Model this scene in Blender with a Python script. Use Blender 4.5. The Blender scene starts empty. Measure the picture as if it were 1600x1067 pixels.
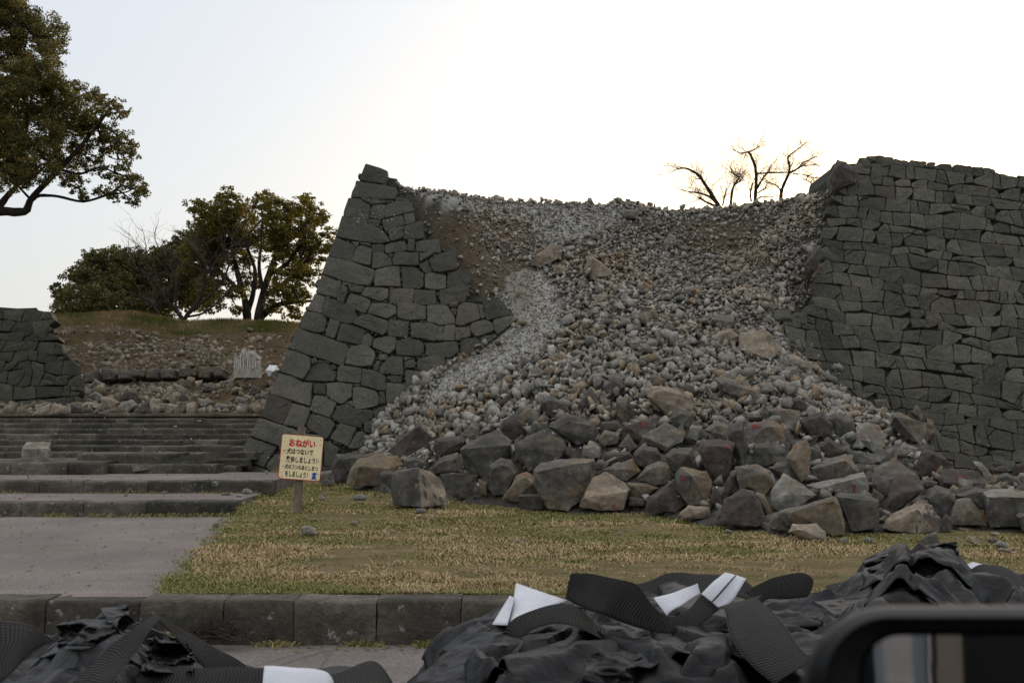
import bpy, bmesh, math, random
import numpy as np
from mathutils import Vector, noise as mn
from mathutils.bvhtree import BVHTree
R = math.radians
random.seed(7); rng = np.random.default_rng(7)
S = bpy.context.scene; COL = S.collection

# ------------------------------------------------------------------ camera, world, sun, exposure
F = 1716.0; PITCH = math.atan(117 / F); CZ = 1.6
cam = bpy.data.cameras.new('camera'); camo = bpy.data.objects.new('camera', cam); COL.objects.link(camo)
cam.sensor_width = 22.3; cam.lens = F / 1600 * 22.3; cam.clip_start = .05; cam.clip_end = 4000
camo.location = (0, 0, CZ); camo.rotation_euler = (R(90) + PITCH, 0, 0)
cam.dof.use_dof = True; cam.dof.focus_distance = 15; cam.dof.aperture_fstop = 4.6
S.camera = camo
SUN_EL, SUN_AZ = 8.5, 17.0          # sun ahead of the camera, low, behind the castle mound
w = bpy.data.worlds.new('World'); S.world = w; w.use_nodes = True
sky = w.node_tree.nodes.new('ShaderNodeTexSky'); sky.sky_type = 'NISHITA'; sky.sun_disc = False
sky.sun_elevation = R(SUN_EL); sky.sun_rotation = R(SUN_AZ); sky.air_density = 1.0; sky.dust_density = 3.5; sky.ozone_density = 1.2
bg = w.node_tree.nodes['Background']; bg.inputs[1].default_value = .15
hz_ = w.node_tree.nodes.new('ShaderNodeMix'); hz_.data_type = 'RGBA'; hz_.inputs[0].default_value = .76   # thin veil of cloud over the clear sky, brighter overhead as such skies are
tc_ = w.node_tree.nodes.new('ShaderNodeTexCoord'); sz_ = w.node_tree.nodes.new('ShaderNodeSeparateXYZ'); w.node_tree.links.new(tc_.outputs['Generated'], sz_.inputs[0])
vr_ = w.node_tree.nodes.new('ShaderNodeValToRGB'); w.node_tree.links.new(sz_.outputs['Z'], vr_.inputs[0])
vr_.color_ramp.elements[0].position = .05; vr_.color_ramp.elements[0].color = (4.9, 5.15, 5.4, 1); vr_.color_ramp.elements[1].position = 1; vr_.color_ramp.elements[1].color = (12.2, 12., 12.2, 1)
e_ = vr_.color_ramp.elements.new(.36); e_.color = (5.3, 5.65, 6.2, 1); w.node_tree.links.new(vr_.outputs[0], hz_.inputs[7])
w.node_tree.links.new(sky.outputs[0], hz_.inputs[6]); w.node_tree.links.new(hz_.outputs[2], bg.inputs[0])
sl = bpy.data.lights.new('sun', 'SUN'); slo = bpy.data.objects.new('sun', sl); COL.objects.link(slo)
sl.energy = 2.4; sl.angle = R(.6); sl.color = (1, .84, .62)
d = Vector((math.sin(R(SUN_AZ)) * math.cos(R(SUN_EL)), math.cos(R(SUN_AZ)) * math.cos(R(SUN_EL)), math.sin(R(SUN_EL))))
slo.rotation_euler = d.to_track_quat('Z', 'Y').to_euler(); slo.location = (0, 0, 30)
S.view_settings.view_transform = 'Standard'; S.view_settings.look = 'None'
S.view_settings.exposure = .1; S.view_settings.gamma = 1

# ------------------------------------------------------------------ helpers
cp, sp = math.cos(PITCH), math.sin(PITCH)
def ray(px, py):
    u = (px - 800) / F; v = (533.5 - py) / F
    return np.array([u, cp - v * sp, sp + v * cp])
def P(px, py, D):                    # the point at distance D along the view's ground axis
    r = ray(px, py); return np.array([0, 0, CZ]) + r * (D / r[1])
def PZ(px, py, z):
    r = ray(px, py); return np.array([0, 0, CZ]) + r * ((z - CZ) / r[2])
def proj(p):
    p = np.asarray(p, float).reshape(-1, 3); q = p - [0, 0, CZ]
    f = q[:, 1] * cp + q[:, 2] * sp; up = -q[:, 1] * sp + q[:, 2] * cp
    f = np.maximum(f, 1e-3)
    return 800 + F * q[:, 0] / f, 533.5 - F * up / f
def inpoly(x, y, poly):
    x = np.asarray(x, float); y = np.asarray(y, float); c = np.zeros(x.shape, bool); n = len(poly)
    for i in range(n):
        x1, y1 = poly[i]; x2, y2 = poly[(i + 1) % n]
        if y1 == y2: continue
        c ^= ((y1 > y) != (y2 > y)) & (x < (x2 - x1) * (y - y1) / (y2 - y1) + x1)
    return c
def tag(o, label=None, cat=None, group=None, kind=None):
    if label: o['label'] = label
    if cat: o['category'] = cat
    if group: o['group'] = group
    if kind: o['kind'] = kind
    return o
def obj(name, V, Fc, mat=None, parent=None, smooth=False, base=False, sharp=None):
    V = np.asarray(V, float).reshape(-1, 3)
    off = np.zeros(3)
    if base: off = np.array([(V[:, 0].min() + V[:, 0].max()) / 2, (V[:, 1].min() + V[:, 1].max()) / 2, V[:, 2].min()])
    me = bpy.data.meshes.new(name)
    V = V - off
    if isinstance(Fc, np.ndarray):
        k = Fc.shape[1]; me.vertices.add(len(V)); me.vertices.foreach_set('co', V.astype(np.float32).ravel())
        me.loops.add(Fc.size); me.loops.foreach_set('vertex_index', Fc.astype(np.int32).ravel())
        me.polygons.add(len(Fc)); me.polygons.foreach_set('loop_start', np.arange(0, Fc.size, k, dtype=np.int32))
        me.update(calc_edges=True); me.validate()
    else:
        me.from_pydata([tuple(v) for v in V], [], Fc); me.update()
    if smooth: me.shade_smooth()
    if sharp: me.shade_smooth(); me.set_sharp_from_angle(angle=R(sharp))
    o = bpy.data.objects.new(name, me); COL.objects.link(o); o.location = off
    if mat: me.materials.append(mat)
    if parent: o.parent = parent; o.location = Vector(off) - parent.location
    return o
def empty(name, loc, **k):
    o = bpy.data.objects.new(name, None); COL.objects.link(o); o.location = Vector(loc); o.empty_display_size = .2
    return tag(o, **k)
class MB:                            # collects shapes into one mesh
    def __init__(s): s.v = []; s.f = []
    def add(s, V, Fc):
        n = len(s.v); s.v += [tuple(p) for p in V]; s.f += [[i + n for i in f] for f in Fc]; return s
    def box(s, a, b, j=0., rnd=random):
        x0, y0, z0 = a; x1, y1, z1 = b
        V = [(x, y, z) for z in (z0, z1) for y in (y0, y1) for x in (x0, x1)]
        V = [tuple(c + rnd.uniform(-j, j) for c in p) for p in V]
        return s.add(V, [[0, 2, 3, 1], [4, 5, 7, 6], [0, 1, 5, 4], [2, 6, 7, 3], [0, 4, 6, 2], [1, 3, 7, 5]])
    def tube(s, pts, rads, n=7, wob=0):
        pts = [Vector(p) for p in pts]; rings = []
        ref = Vector((.13, .97, .2))
        for i, p in enumerate(pts):
            t = (pts[min(i + 1, len(pts) - 1)] - pts[max(i - 1, 0)]).normalized()
            a = t.cross(ref); a = a.normalized() if a.length > 1e-3 else Vector((1, 0, 0)); b = t.cross(a)
            rings.append([p + (a * math.cos(6.2832 * k / n) + b * math.sin(6.2832 * k / n)) * rads[i] * (1 + random.uniform(-wob, wob)) for k in range(n)])
        V = [q for r in rings for q in r]; Fc = []
        for i in range(len(pts) - 1):
            for k in range(n):
                Fc.append([i * n + k, i * n + (k + 1) % n, (i + 1) * n + (k + 1) % n, (i + 1) * n + k])
        Fc.append(list(range(n))[::-1]); Fc.append([(len(pts) - 1) * n + k for k in range(n)])
        return s.add(V, Fc)
    def build(s, name, mat, parent=None, **k): return obj(name, s.v, s.f, mat, parent, **k)

# ------------------------------------------------------------------ materials
class NT:
    def __init__(s, name, rough=.9, spec=.3):
        s.m = bpy.data.materials.new(name); s.m.use_nodes = True; s.t = s.m.node_tree; s.b = s.t.nodes['Principled BSDF']
        s.b.inputs['Roughness'].default_value = rough; s.b.inputs['Specular IOR Level'].default_value = spec
        s.co = s.n('ShaderNodeTexCoord').outputs['Object']
    def n(s, t, **k):
        x = s.t.nodes.new(t)
        for a, b in k.items(): setattr(x, a, b)
        return x
    def l(s, a, b): s.t.links.new(a, b)
    def noise(s, scale, detail=4, rough=.55, stretch=None, dist=0, off=0):
        x = s.n('ShaderNodeTexNoise'); x.inputs['Scale'].default_value = scale; x.inputs['Detail'].default_value = detail
        x.inputs['Roughness'].default_value = rough; x.inputs['Distortion'].default_value = dist
        co = s.co
        if stretch or off:
            mp = s.n('ShaderNodeMapping'); s.l(s.co, mp.inputs[0]); mp.inputs['Scale'].default_value = stretch or (1, 1, 1)
            mp.inputs['Location'].default_value = (off, off, off); co = mp.outputs[0]
        s.l(co, x.inputs['Vector']); return x.outputs['Fac']
    def vor(s, scale, feature='F1', stretch=None):
        x = s.n('ShaderNodeTexVoronoi', feature=feature); x.inputs['Scale'].default_value = scale
        co = s.co
        if stretch:
            mp = s.n('ShaderNodeMapping'); s.l(s.co, mp.inputs[0]); mp.inputs['Scale'].default_value = stretch; co = mp.outputs[0]
        s.l(co, x.inputs['Vector']); return x
    def ramp(s, fac, stops, interp='LINEAR'):
        x = s.n('ShaderNodeValToRGB'); r = x.color_ramp; r.interpolation = interp
        while len(r.elements) < len(stops): r.elements.new(.5)
        for e, (p, c) in zip(r.elements, stops):
            e.position = p; e.color = (c, c, c, 1) if isinstance(c, (int, float)) else (*c, 1)
        s.l(fac, x.inputs[0]); return x.outputs[0]
    def mix(s, fac, a, b, mode='MIX'):
        x = s.n('ShaderNodeMix', data_type='RGBA', blend_type=mode)
        for sock, v in ((x.inputs[0], fac), (x.inputs[6], a), (x.inputs[7], b)):
            if isinstance(v, (int, float)): sock.default_value = v if sock == x.inputs[0] else (v, v, v, 1)
            elif isinstance(v, tuple): sock.default_value = (*v, 1)
            else: s.l(v, sock)
        return x.outputs[2]
    def math(s, op, a, b=0.):
        x = s.n('ShaderNodeMath', operation=op)
        for i, v in enumerate((a, b)):
            if isinstance(v, (int, float)): x.inputs[i].default_value = v
            else: s.l(v, x.inputs[i])
        return x.outputs[0]
    def bump(s, h, strength=.5, dist=.02, prev=None):
        x = s.n('ShaderNodeBump'); x.inputs['Strength'].default_value = strength; x.inputs['Distance'].default_value = dist
        s.l(h, x.inputs['Height'])
        if prev: s.l(prev, x.inputs['Normal'])
        return x.outputs[0]
    def out(s, col, nrm=None):
        if isinstance(col, tuple): s.b.inputs['Base Color'].default_value = (*col, 1)
        else: s.l(col, s.b.inputs['Base Color'])
        if nrm: s.l(nrm, s.b.inputs['Normal'])
        return s.m
    def island(s): return s.n('ShaderNodeNewGeometry').outputs['Random Per Island']

def rock(name, cols, patch=1.6, bump=.5, var=.0, speck=0., fine=35, stain=None, rough=.88, dist=.025, white=0., objrand=False, edge=0.):
    t = NT(name, rough, .35)
    n1 = t.noise(patch, 5, .6); c = t.ramp(n1, [(.3, cols[0]), (.5, cols[1]), (.68, cols[2])])
    if stain: c = t.mix(t.ramp(t.noise(patch * .8, 4, .65, off=7), [(.5, 0.), (.66, .85)]), c, stain)
    n2 = t.noise(fine, 5, .7); c = t.mix(1, c, t.ramp(n2, [(.25, .62), (.5, 1.), (.75, 1.42)]), 'MULTIPLY')
    if var:
        rv = t.n('ShaderNodeObjectInfo').outputs['Random'] if objrand else t.island()
        c = t.mix(1, c, t.ramp(rv, [(0, 1 - var), (1, 1 + var)]), 'MULTIPLY')
    if speck:
        v = t.vor(14); m = t.math('MULTIPLY', t.ramp(v.outputs['Distance'], [(.1, 1.), (.24, 0.)]), t.ramp(t.noise(1.3, 3, off=3), [(.5, 0.), (.62, speck)]))
        c = t.mix(m, c, (.42, .43, .39))
    if white:
        m = t.ramp(t.noise(7, 5, .7, off=11), [(.62, 0.), (.7, white)]); c = t.mix(m, c, (.4, .4, .37))
    if edge:                             # broken arrises are fresher and paler, old faces carry dark pits
        pt = t.n('ShaderNodeNewGeometry').outputs['Pointiness']; c = t.mix(t.math('MULTIPLY', t.ramp(pt, [(.505, 0.), (.56, 1.)]), edge), c, t.mix(1, c, (1.9, 1.85, 1.75), 'MULTIPLY'))
        pv = t.vor(38); c = t.mix(t.math('MULTIPLY', t.ramp(pv.outputs['Distance'], [(.12, 1.), (.3, 0.)]), t.ramp(t.noise(4, 3, off=17), [(.45, 0.), (.6, .55)])), c, t.mix(1, c, (.4, .4, .4), 'MULTIPLY'))
        st_ = t.noise(3.5, 6, .75, stretch=(1, 1, 3.2), off=5); c = t.mix(1, c, t.ramp(st_, [(.3, .7), (.5, 1.), (.7, 1.3)]), 'MULTIPLY')
    nb = t.bump(t.noise(5, 6, .65), bump, dist * 2); nb = t.bump(n2, bump, dist * .6, nb)
    return t.out(c, nb)
M = {}
M['wall'] = rock('wall_stone', [(.043, .043, .033), (.063, .061, .047), (.087, .083, .064)], 1.1, .8, .34, .3, 26, stain=(.078, .070, .052))
M['wall_lichen'] = rock('wall_stone_lichen', [(.044, .044, .034), (.063, .061, .048), (.087, .083, .065)], 1.3, .8, .18, 1., 26)
M['wall_old'] = rock('old_wall_stone', [(.030, .030, .022), (.045, .043, .032), (.066, .062, .046)], 1.4, .7, .35, .0, 20, stain=(.042, .042, .024))
M['core'] = rock('wall_core', [(.02, .02, .018), (.03, .03, .026), (.045, .042, .035)], 3, .9, 0, 0, 20)
M['step'] = rock('step_stone', [(.038, .032, .024), (.068, .057, .043), (.125, .107, .084)], 1.8, 1., .38, .3, 22, stain=(.020, .024, .010), white=.6)
M['pale'] = rock('rubble_pale', [(.155, .147, .125), (.225, .214, .183), (.30, .288, .25)], 2.5, .5, .25, 0, 18, objrand=True)
M['tan'] = rock('rubble_tan', [(.13, .10, .065), (.20, .155, .10), (.27, .215, .145)], 3, .5, .25, 0, 18, stain=(.22, .13, .06), objrand=True)
M['mid'] = rock('rubble_mid_grey', [(.095, .088, .07), (.145, .135, .113), (.20, .188, .16)], 3, .5, .25, 0, 18, objrand=True)
M['dg'] = rock('boulder_dark_grey', [(.034, .032, .027), (.062, .058, .050), (.115, .108, .093)], 1.9, .8, .2, .8, 14, white=.3, stain=(.085, .075, .05), objrand=True, edge=.6)
M['gr'] = rock('boulder_grey', [(.062, .056, .046), (.10, .092, .076), (.165, .152, .128)], 2.0, .8, .15, .4, 16, stain=(.14, .10, .055), white=.3, objrand=True, edge=.6)
M['br'] = rock('boulder_brown', [(.034, .027, .023), (.056, .044, .037), (.095, .075, .060)], 2.0, .8, .15, .3, 16, stain=(.06, .05, .042), objrand=True, edge=.6)
M['och'] = rock('boulder_ochre', [(.09, .078, .055), (.13, .10, .066), (.12, .11, .088)], 2.2, .6, .12, .2, 16, stain=(.165, .105, .05), objrand=True, edge=.6)
M['bt'] = rock('boulder_tan', [(.135, .108, .078), (.195, .155, .113), (.255, .21, .157)], 2.2, .6, .1, .1, 16, stain=(.10, .09, .07), objrand=True, edge=.6)
M['lg'] = rock('boulder_light_grey', [(.105, .10, .087), (.16, .153, .134), (.24, .23, .205)], 2.4, .8, .1, .3, 16, stain=(.13, .105, .07), objrand=True, edge=.6)
# rubble: one material, a colour per stone
def rubble_mat():
    t = NT('rubble_stones', .9, .3); i = t.island()
    c = t.ramp(i, [(0, (.255, .243, .212)), (.18, (.18, .17, .145)), (.34, (.31, .298, .262)), (.46, (.13, .12, .098)), (.58, (.225, .21, .178)), (.70, (.19, .158, .115)), (.78, (.145, .125, .096)), (.86, (.275, .26, .222)), (.95, (.19, .135, .08)), (.975, (.095, .085, .07)), (1, (.36, .35, .315))], 'CONSTANT')
    c = t.mix(1, c, t.ramp(t.noise(16, 5, .65), [(.25, .6), (.5, 1.), (.75, 1.35)]), 'MULTIPLY')
    c = t.mix(t.ramp(t.noise(.55, 3, .5), [(.46, 0.), (.66, .75)]), c, t.mix(1, c, (1.02, .86, .66), 'MULTIPLY'))
    c = t.mix(1, c, t.ramp(t.noise(.4, 2, off=9), [(.3, .8), (.7, 1.12)]), 'MULTIPLY')
    return t.out(c, t.bump(t.noise(22, 5, .7), .5, .02))
M['rubble'] = rubble_mat()
def slope_mat():                      # bed under the stones: grey gravel, soil where the attribute says so
    t = NT('slope_bed', .95, .2); a = t.n('ShaderNodeAttribute', attribute_name='zone'); sep = t.n('ShaderNodeSeparateColor'); t.l(a.outputs['Color'], sep.inputs[0])
    v = t.vor(34); g = t.mix(1, t.ramp(t.n('ShaderNodeSeparateColor').outputs[0], [(0, 1.), (1, 1.)]), (1., 1., 1.), 'MULTIPLY')
    sc = t.n('ShaderNodeSeparateColor'); t.l(v.outputs['Color'], sc.inputs[0])
    grav = t.ramp(sc.outputs[0], [(0, (.16, .155, .138)), (.5, (.25, .243, .218)), (1, (.36, .35, .315))])
    dust = t.ramp(t.noise(3, 5), [(.3, (.17, .155, .125)), (.7, (.23, .215, .18))])
    grav = t.mix(sep.outputs[2], grav, dust)
    soil = t.ramp(t.noise(5, 6, .7), [(.3, (.05, .036, .022)), (.55, (.095, .072, .045)), (.75, (.15, .12, .08))])
    c = t.mix(sep.outputs[0], (.06, .055, .045), grav); c = t.mix(sep.outputs[1], c, soil)
    nb = t.bump(v.outputs['Distance'], .7, .02); nb = t.bump(t.noise(14, 5, .7), .6, .04, nb)
    return t.out(c, nb)
M['slope'] = slope_mat()
def lawn_mat():
    t = NT('lawn_soil', .97, .1)
    c = t.ramp(t.noise(3.2, 6, .75, stretch=(.6, 1.3, 1)), [(.32, (.09, .088, .032)), (.5, (.16, .125, .06)), (.68, (.25, .18, .10))])
    c = t.mix(1, c, t.ramp(t.noise(40, 4, .7), [(.3, .55), (.7, 1.35)]), 'MULTIPLY')
    return t.out(c, t.bump(t.noise(60, 4, .8), .8, .03))
M['lawn'] = lawn_mat()
def blade_mat():
    t = NT('grass_blades', .8, .15); a = t.n('ShaderNodeAttribute', attribute_name='dry'); i = t.island()
    g = t.ramp(i, [(0, (.10, .115, .028)), (.5, (.17, .17, .048)), (1, (.25, .22, .085))])
    s = t.ramp(i, [(0, (.21, .15, .075)), (.5, (.36, .265, .14)), (1, (.48, .37, .21))])
    return t.out(t.mix(a.outputs['Fac'], g, s))
M['blade'] = blade_mat()
def asphalt(name, c0, c1, rnd=0):
    t = NT(name, .93, .25)
    c = t.ramp(t.noise(.9, 5, .6, stretch=(1, 1, 1)), [(.32, c0), (.68, c1)])
    c = t.mix(t.ramp(t.noise(1.6, 6, .7, stretch=(.5, 1.6, 1), off=4), [(.53, 0.), (.7, .55)]), c, (.235, .195, .16))
    c = t.mix(t.ramp(t.noise(2.1, 5, .7, off=14), [(.6, 0.), (.75, .5)]), c, (.10, .085, .08))
    ck = t.vor(.9, 'DISTANCE_TO_EDGE'); c = t.mix(t.math('MULTIPLY', t.ramp(ck.outputs['Distance'], [(.0, 1.), (.012, 0.)]), t.ramp(t.noise(.7, 2, off=21), [(.5, 0.), (.6, .7)])), c, (.05, .045, .04))
    c = t.mix(t.ramp(t.noise(.45, 5, .65, off=31), [(.45, 0.), (.62, .5)]), c, (.12, .10, .09))
    v = t.n('ShaderNodeSeparateColor'); vo = t.vor(140); t.l(vo.outputs['Color'], v.inputs[0])
    c = t.mix(1, c, t.ramp(v.outputs[0], [(0, .65), (.8, 1.15), (1, 1.7)]), 'MULTIPLY')
    return t.out(c, t.bump(vo.outputs['Distance'], .5, .006))
M['path'] = asphalt('path_paving', (.135, .113, .10), (.19, .162, .145))
M['road'] = asphalt('road_asphalt', (.125, .11, .10), (.17, .152, .14))
def bank_mat():
    t = NT('bank_soil', .97, .1)
    a = t.n('ShaderNodeAttribute', attribute_name='grassy')
    soil = t.ramp(t.noise(1.5, 6, .7), [(.3, (.05, .037, .02)), (.5, (.095, .066, .034)), (.7, (.15, .11, .062))])
    gr = t.ramp(t.noise(1.1, 6, .7, off=5), [(.32, (.035, .045, .012)), (.5, (.09, .085, .025)), (.66, (.20, .15, .065))])
    return t.out(t.mix(a.outputs['Fac'], soil, gr), t.bump(t.noise(9, 6, .8), 1, .12))
M['bank'] = bank_mat()
def leaf_mat(name, cols, transl=.35):
    t = NT(name, .55, .4); c = t.ramp(t.island(), [(0, cols[0]), (.45, cols[1]), (.8, cols[2]), (1, cols[3])])
    t.out(c); tr = t.n('ShaderNodeBsdfTranslucent'); t.l(t.mix(1, c, (1.25, 1.15, .6), 'MULTIPLY'), tr.inputs[0])
    mx = t.n('ShaderNodeMixShader'); mx.inputs[0].default_value = transl
    t.l(t.b.outputs[0], mx.inputs[1]); t.l(tr.outputs[0], mx.inputs[2]); t.l(mx.outputs[0], t.t.nodes['Material Output'].inputs[0]); return t.m
M['leaf_dark'] = leaf_mat('leaf_dark', [(.040, .046, .011), (.08, .08, .018), (.15, .125, .025), (.25, .18, .035)])
M['leaf_gold'] = leaf_mat('leaf_golden', [(.05, .052, .011), (.10, .092, .017), (.18, .14, .022), (.28, .19, .03)], .5)
M['leaf_ever'] = leaf_mat('leaf_evergreen', [(.036, .044, .013), (.068, .072, .018), (.115, .106, .024), (.17, .14, .03)])
def bark(name, a, b):
    t = NT(name, .95, .15); return t.out(t.ramp(t.noise(9, 5, .7, stretch=(1, 1, .3)), [(.3, a), (.7, b)]), t.bump(t.noise(22, 5, .8, stretch=(1, 1, .25)), .9, .03))
M['bark'] = bark('bark', (.022, .018, .014), (.05, .042, .034)); M['twig'] = bark('twig_bark', (.06, .045, .04), (.10, .08, .072))
M['wood'] = bark('weathered_post', (.12, .09, .065), (.24, .20, .155))
M['root'] = bark('pale_root', (.22, .19, .15), (.5, .47, .42))
def plain(name, col, rough=.6, spec=.4, bs=0, bscale=30, metal=0):
    t = NT(name, rough, spec); t.b.inputs['Metallic'].default_value = metal
    c = t.mix(1, col, t.ramp(t.noise(6, 4), [(.3, .88), (.7, 1.1)]), 'MULTIPLY')
    return t.out(c, t.bump(t.noise(bscale, 4), bs, .01) if bs else None)
M['red'] = plain('red_paint', (.24, .03, .028), .9); M['signred'] = plain('sign_red', (.55, .012, .015)); M['ink'] = plain('sign_ink', (.012, .012, .012))
M['blue'] = plain('sign_blue', (.02, .07, .36)); M['cream'] = plain('sign_board', (.80, .68, .40), .5); M['screw'] = plain('rusty_screw', (.10, .06, .03))
M['tagw'] = plain('white_fabric_tape', (.5, .51, .54), .8, .2, .6, 18)
M['tarp'] = plain('white_sheet', (.62, .62, .62), .8)
def bagmat():
    t = NT('black_woven_fabric', .4, .2)
    c = t.ramp(t.noise(3.5, 6, .65), [(.40, (.003, .003, .0033)), (.6, (.006, .006, .0062)), (.82, (.020, .019, .017))])
    wv = t.n('ShaderNodeTexWave', wave_type='BANDS'); wv.inputs['Scale'].default_value = 60; wv.inputs['Distortion'].default_value = 1; t.l(t.co, wv.inputs['Vector'])
    nb = t.bump(t.noise(7, 3, .5, stretch=(1, 2.2, 1), dist=1.), .4, .03); nb = t.bump(wv.outputs['Fac'], .15, .002, nb)
    return t.out(c, nb)
M['bag'] = bagmat()
def strapmat():
    t = NT('black_ribbed_webbing', .7, .2)
    uv = t.n('ShaderNodeTexCoord').outputs['UV']; sx = t.n('ShaderNodeSeparateXYZ'); t.l(uv, sx.inputs[0])
    # chevron ribs: u along the strap, v across it
    a = t.math('ABSOLUTE', t.math('SUBTRACT', t.math('FRACT', t.math('MULTIPLY', sx.outputs[1], 1.5)), .5))
    ph = t.math('ADD', t.math('MULTIPLY', sx.outputs[0], 1.), t.math('MULTIPLY', a, .02))
    rib = t.math('SINE', t.math('MULTIPLY', ph, 6.2832 / .0115))
    cross = t.math('SINE', t.math('MULTIPLY', sx.outputs[1], 6.2832 * 22))
    h = t.math('ADD', t.math('MULTIPLY', rib, .5), t.math('MULTIPLY', cross, .22))
    c = t.ramp(t.math('ADD', t.math('MULTIPLY', h, .5), .5), [(.1, (.006, .006, .006)), (.95, (.045, .042, .037))])
    c = t.mix(t.ramp(t.noise(5, 5, .6), [(.5, 0.), (.8, .3)]), c, (.075, .062, .045))
    hem = t.math('ABSOLUTE', t.math('SUBTRACT', sx.outputs[1], .5)); c = t.mix(t.ramp(hem, [(.43, 0.), (.465, .8)]), c, (.008, .008, .008)); c = t.mix(t.ramp(hem, [(.485, 0.), (.497, .8)]), c, (.10, .095, .085))
    return t.out(c, t.bump(h, 1., .006))
M['strap'] = strapmat()
M['mirror_case'] = plain('black_car_plastic', (.005, .005, .0055), .4, .25); M['rubber'] = plain('black_rubber', (.01, .01, .01), .6)
def mirr():
    t = NT('mirror_glass', .03, .5); t.b.inputs['Metallic'].default_value = 1; return t.out((.62, .64, .64))
M['mirror'] = mirr()
M['carpaint'] = plain('dark_car_interior', (.012, .012, .013), .5); M['beige'] = plain('beige_pillar_trim', (.30, .25, .19), .7); M['silver'] = plain('mirror_strip_silver', (.38, .40, .43), .35)
M['window'] = plain('car_window_glass', (.03, .035, .035), .06, .8)
# ------------------------------------------------------------------ outlines in the photograph, turned into places on the wall planes
SL = .36
def W(z): return 20 + SL * (z - .5)
def onwall(px, py):                   # view ray meets the battered wall face
    r = ray(px, py); # y = 20+SL*(z-.5) ; z = CZ + r2*t ; y = r1*t
    t = (20 + SL * (CZ - .5)) / (r[1] - SL * r[2]); return np.array([0, 0, CZ]) + r * t
def T(off, pts, s=6.667): return [(off[0] + x / s, off[1] + y / s) for x, y in pts]
T1, T2, T3, T4, T5, T6 = (500, 250), (440, 400), (600, 400), (360, 550), (500, 540), (340, 640)
LEFTWALL = [(T1, s) for s in [
 [(475,40),(703,110),(680,250),(412,210)],[(378,208),(800,300),(775,415),(322,385)],[(300,400),(420,405),(520,470),(510,600),(475,655),(245,578)],
 [(430,390),(520,410),(515,450),(450,420)],[(525,400),(632,400),(630,455),(520,460)],[(635,410),(765,415),(760,440),(640,452)],[(800,380),(850,390),(950,440),(780,435)],
 [(545,465),(700,465),(660,615),(515,600)],[(705,470),(760,442),(945,442),(975,540),(800,580),(675,605)],[(235,588),(420,635),(640,720),(730,850),(600,865),(410,845),(165,800)],
 [(510,615),(640,630),(600,695),(485,660)],[(645,625),(860,580),(880,680),(680,740)],[(870,560),(975,550),(990,650),(890,680)],[(610,695),(640,690),(655,735)],
 [(705,740),(865,695),(860,810),(740,850)],[(875,690),(1070,640),(1085,815),(870,820)],[(165,810),(230,840),(375,900),(315,1060),(90,1000)],[(320,850),(410,855),(385,905)],
 [(420,865),(530,875),(525,905),(435,885)],[(385,910),(430,890),(540,930),(522,1105),(320,1055)],[(540,880),(665,880),(660,960),(545,965)],[(675,880),(880,845),(915,940),(680,965)],
 [(920,830),(990,835),(985,955),(915,950)],[(1000,850),(1240,820),(1255,970),(1000,950)],[(710,990),(790,970),(740,1020)]]]
LEFTWALL += [(T2, s) for s in [
 [(945,-40),(1040,-50),(1140,30),(1150,95),(940,130)],[(1160,20),(1200,-40),(1420,-40),(1430,95),(1160,95)],[(1440,-30),(1600,-40),(1440,60)],
 [(480,5),(720,60),(965,150),(965,210),(910,310),(620,255),(425,175)],[(420,185),(620,275),(570,435),(355,375)],[(975,150),(1150,110),(1230,120),(1235,320),(970,315)],
 [(1250,110),(1400,120),(1480,190),(1475,320),(1265,335)],[(635,270),(800,285),(800,310),(640,305)],[(690,320),(860,320),(830,385),(730,375)],[(630,305),(690,340),(645,500),(575,460)],
 [(870,330),(1110,340),(1110,430),(1040,475),(830,415)],[(1130,340),(1385,345),(1370,480),(1200,495),(1125,480)],[(720,385),(920,460),(920,520),(870,595),(740,545),(655,510)],
 [(345,385),(450,425),(420,600),(260,560)],[(455,430),(570,465),(740,540),(785,620),(720,705),(610,685),(420,600)],[(940,490),(1070,490),(1190,520),(1195,600),(1100,655),(900,600)],
 [(1205,490),(1390,490),(1510,520),(1500,650),(1330,665),(1215,640)],[(245,570),(400,600),(460,650),(440,790),(360,795),(190,740)],[(505,650),(610,690),(550,860),(455,825)],
 [(620,700),(860,760),(830,925),(575,880)],[(780,640),(900,605),(1110,680),(1110,770),(1050,825),(740,700)],[(1120,660),(1330,680),(1305,850),(1110,830)],
 [(175,760),(560,885),(700,945),(640,1150),(85,960)],[(850,830),(900,800),(950,850),(925,950),(830,930)],[(960,870),(1100,835),(1190,850),(1185,960),(1120,1025),(950,950)],
 [(1195,890),(1320,850),(1470,900),(1480,960),(1450,1040),(1200,1030)]]]
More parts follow.
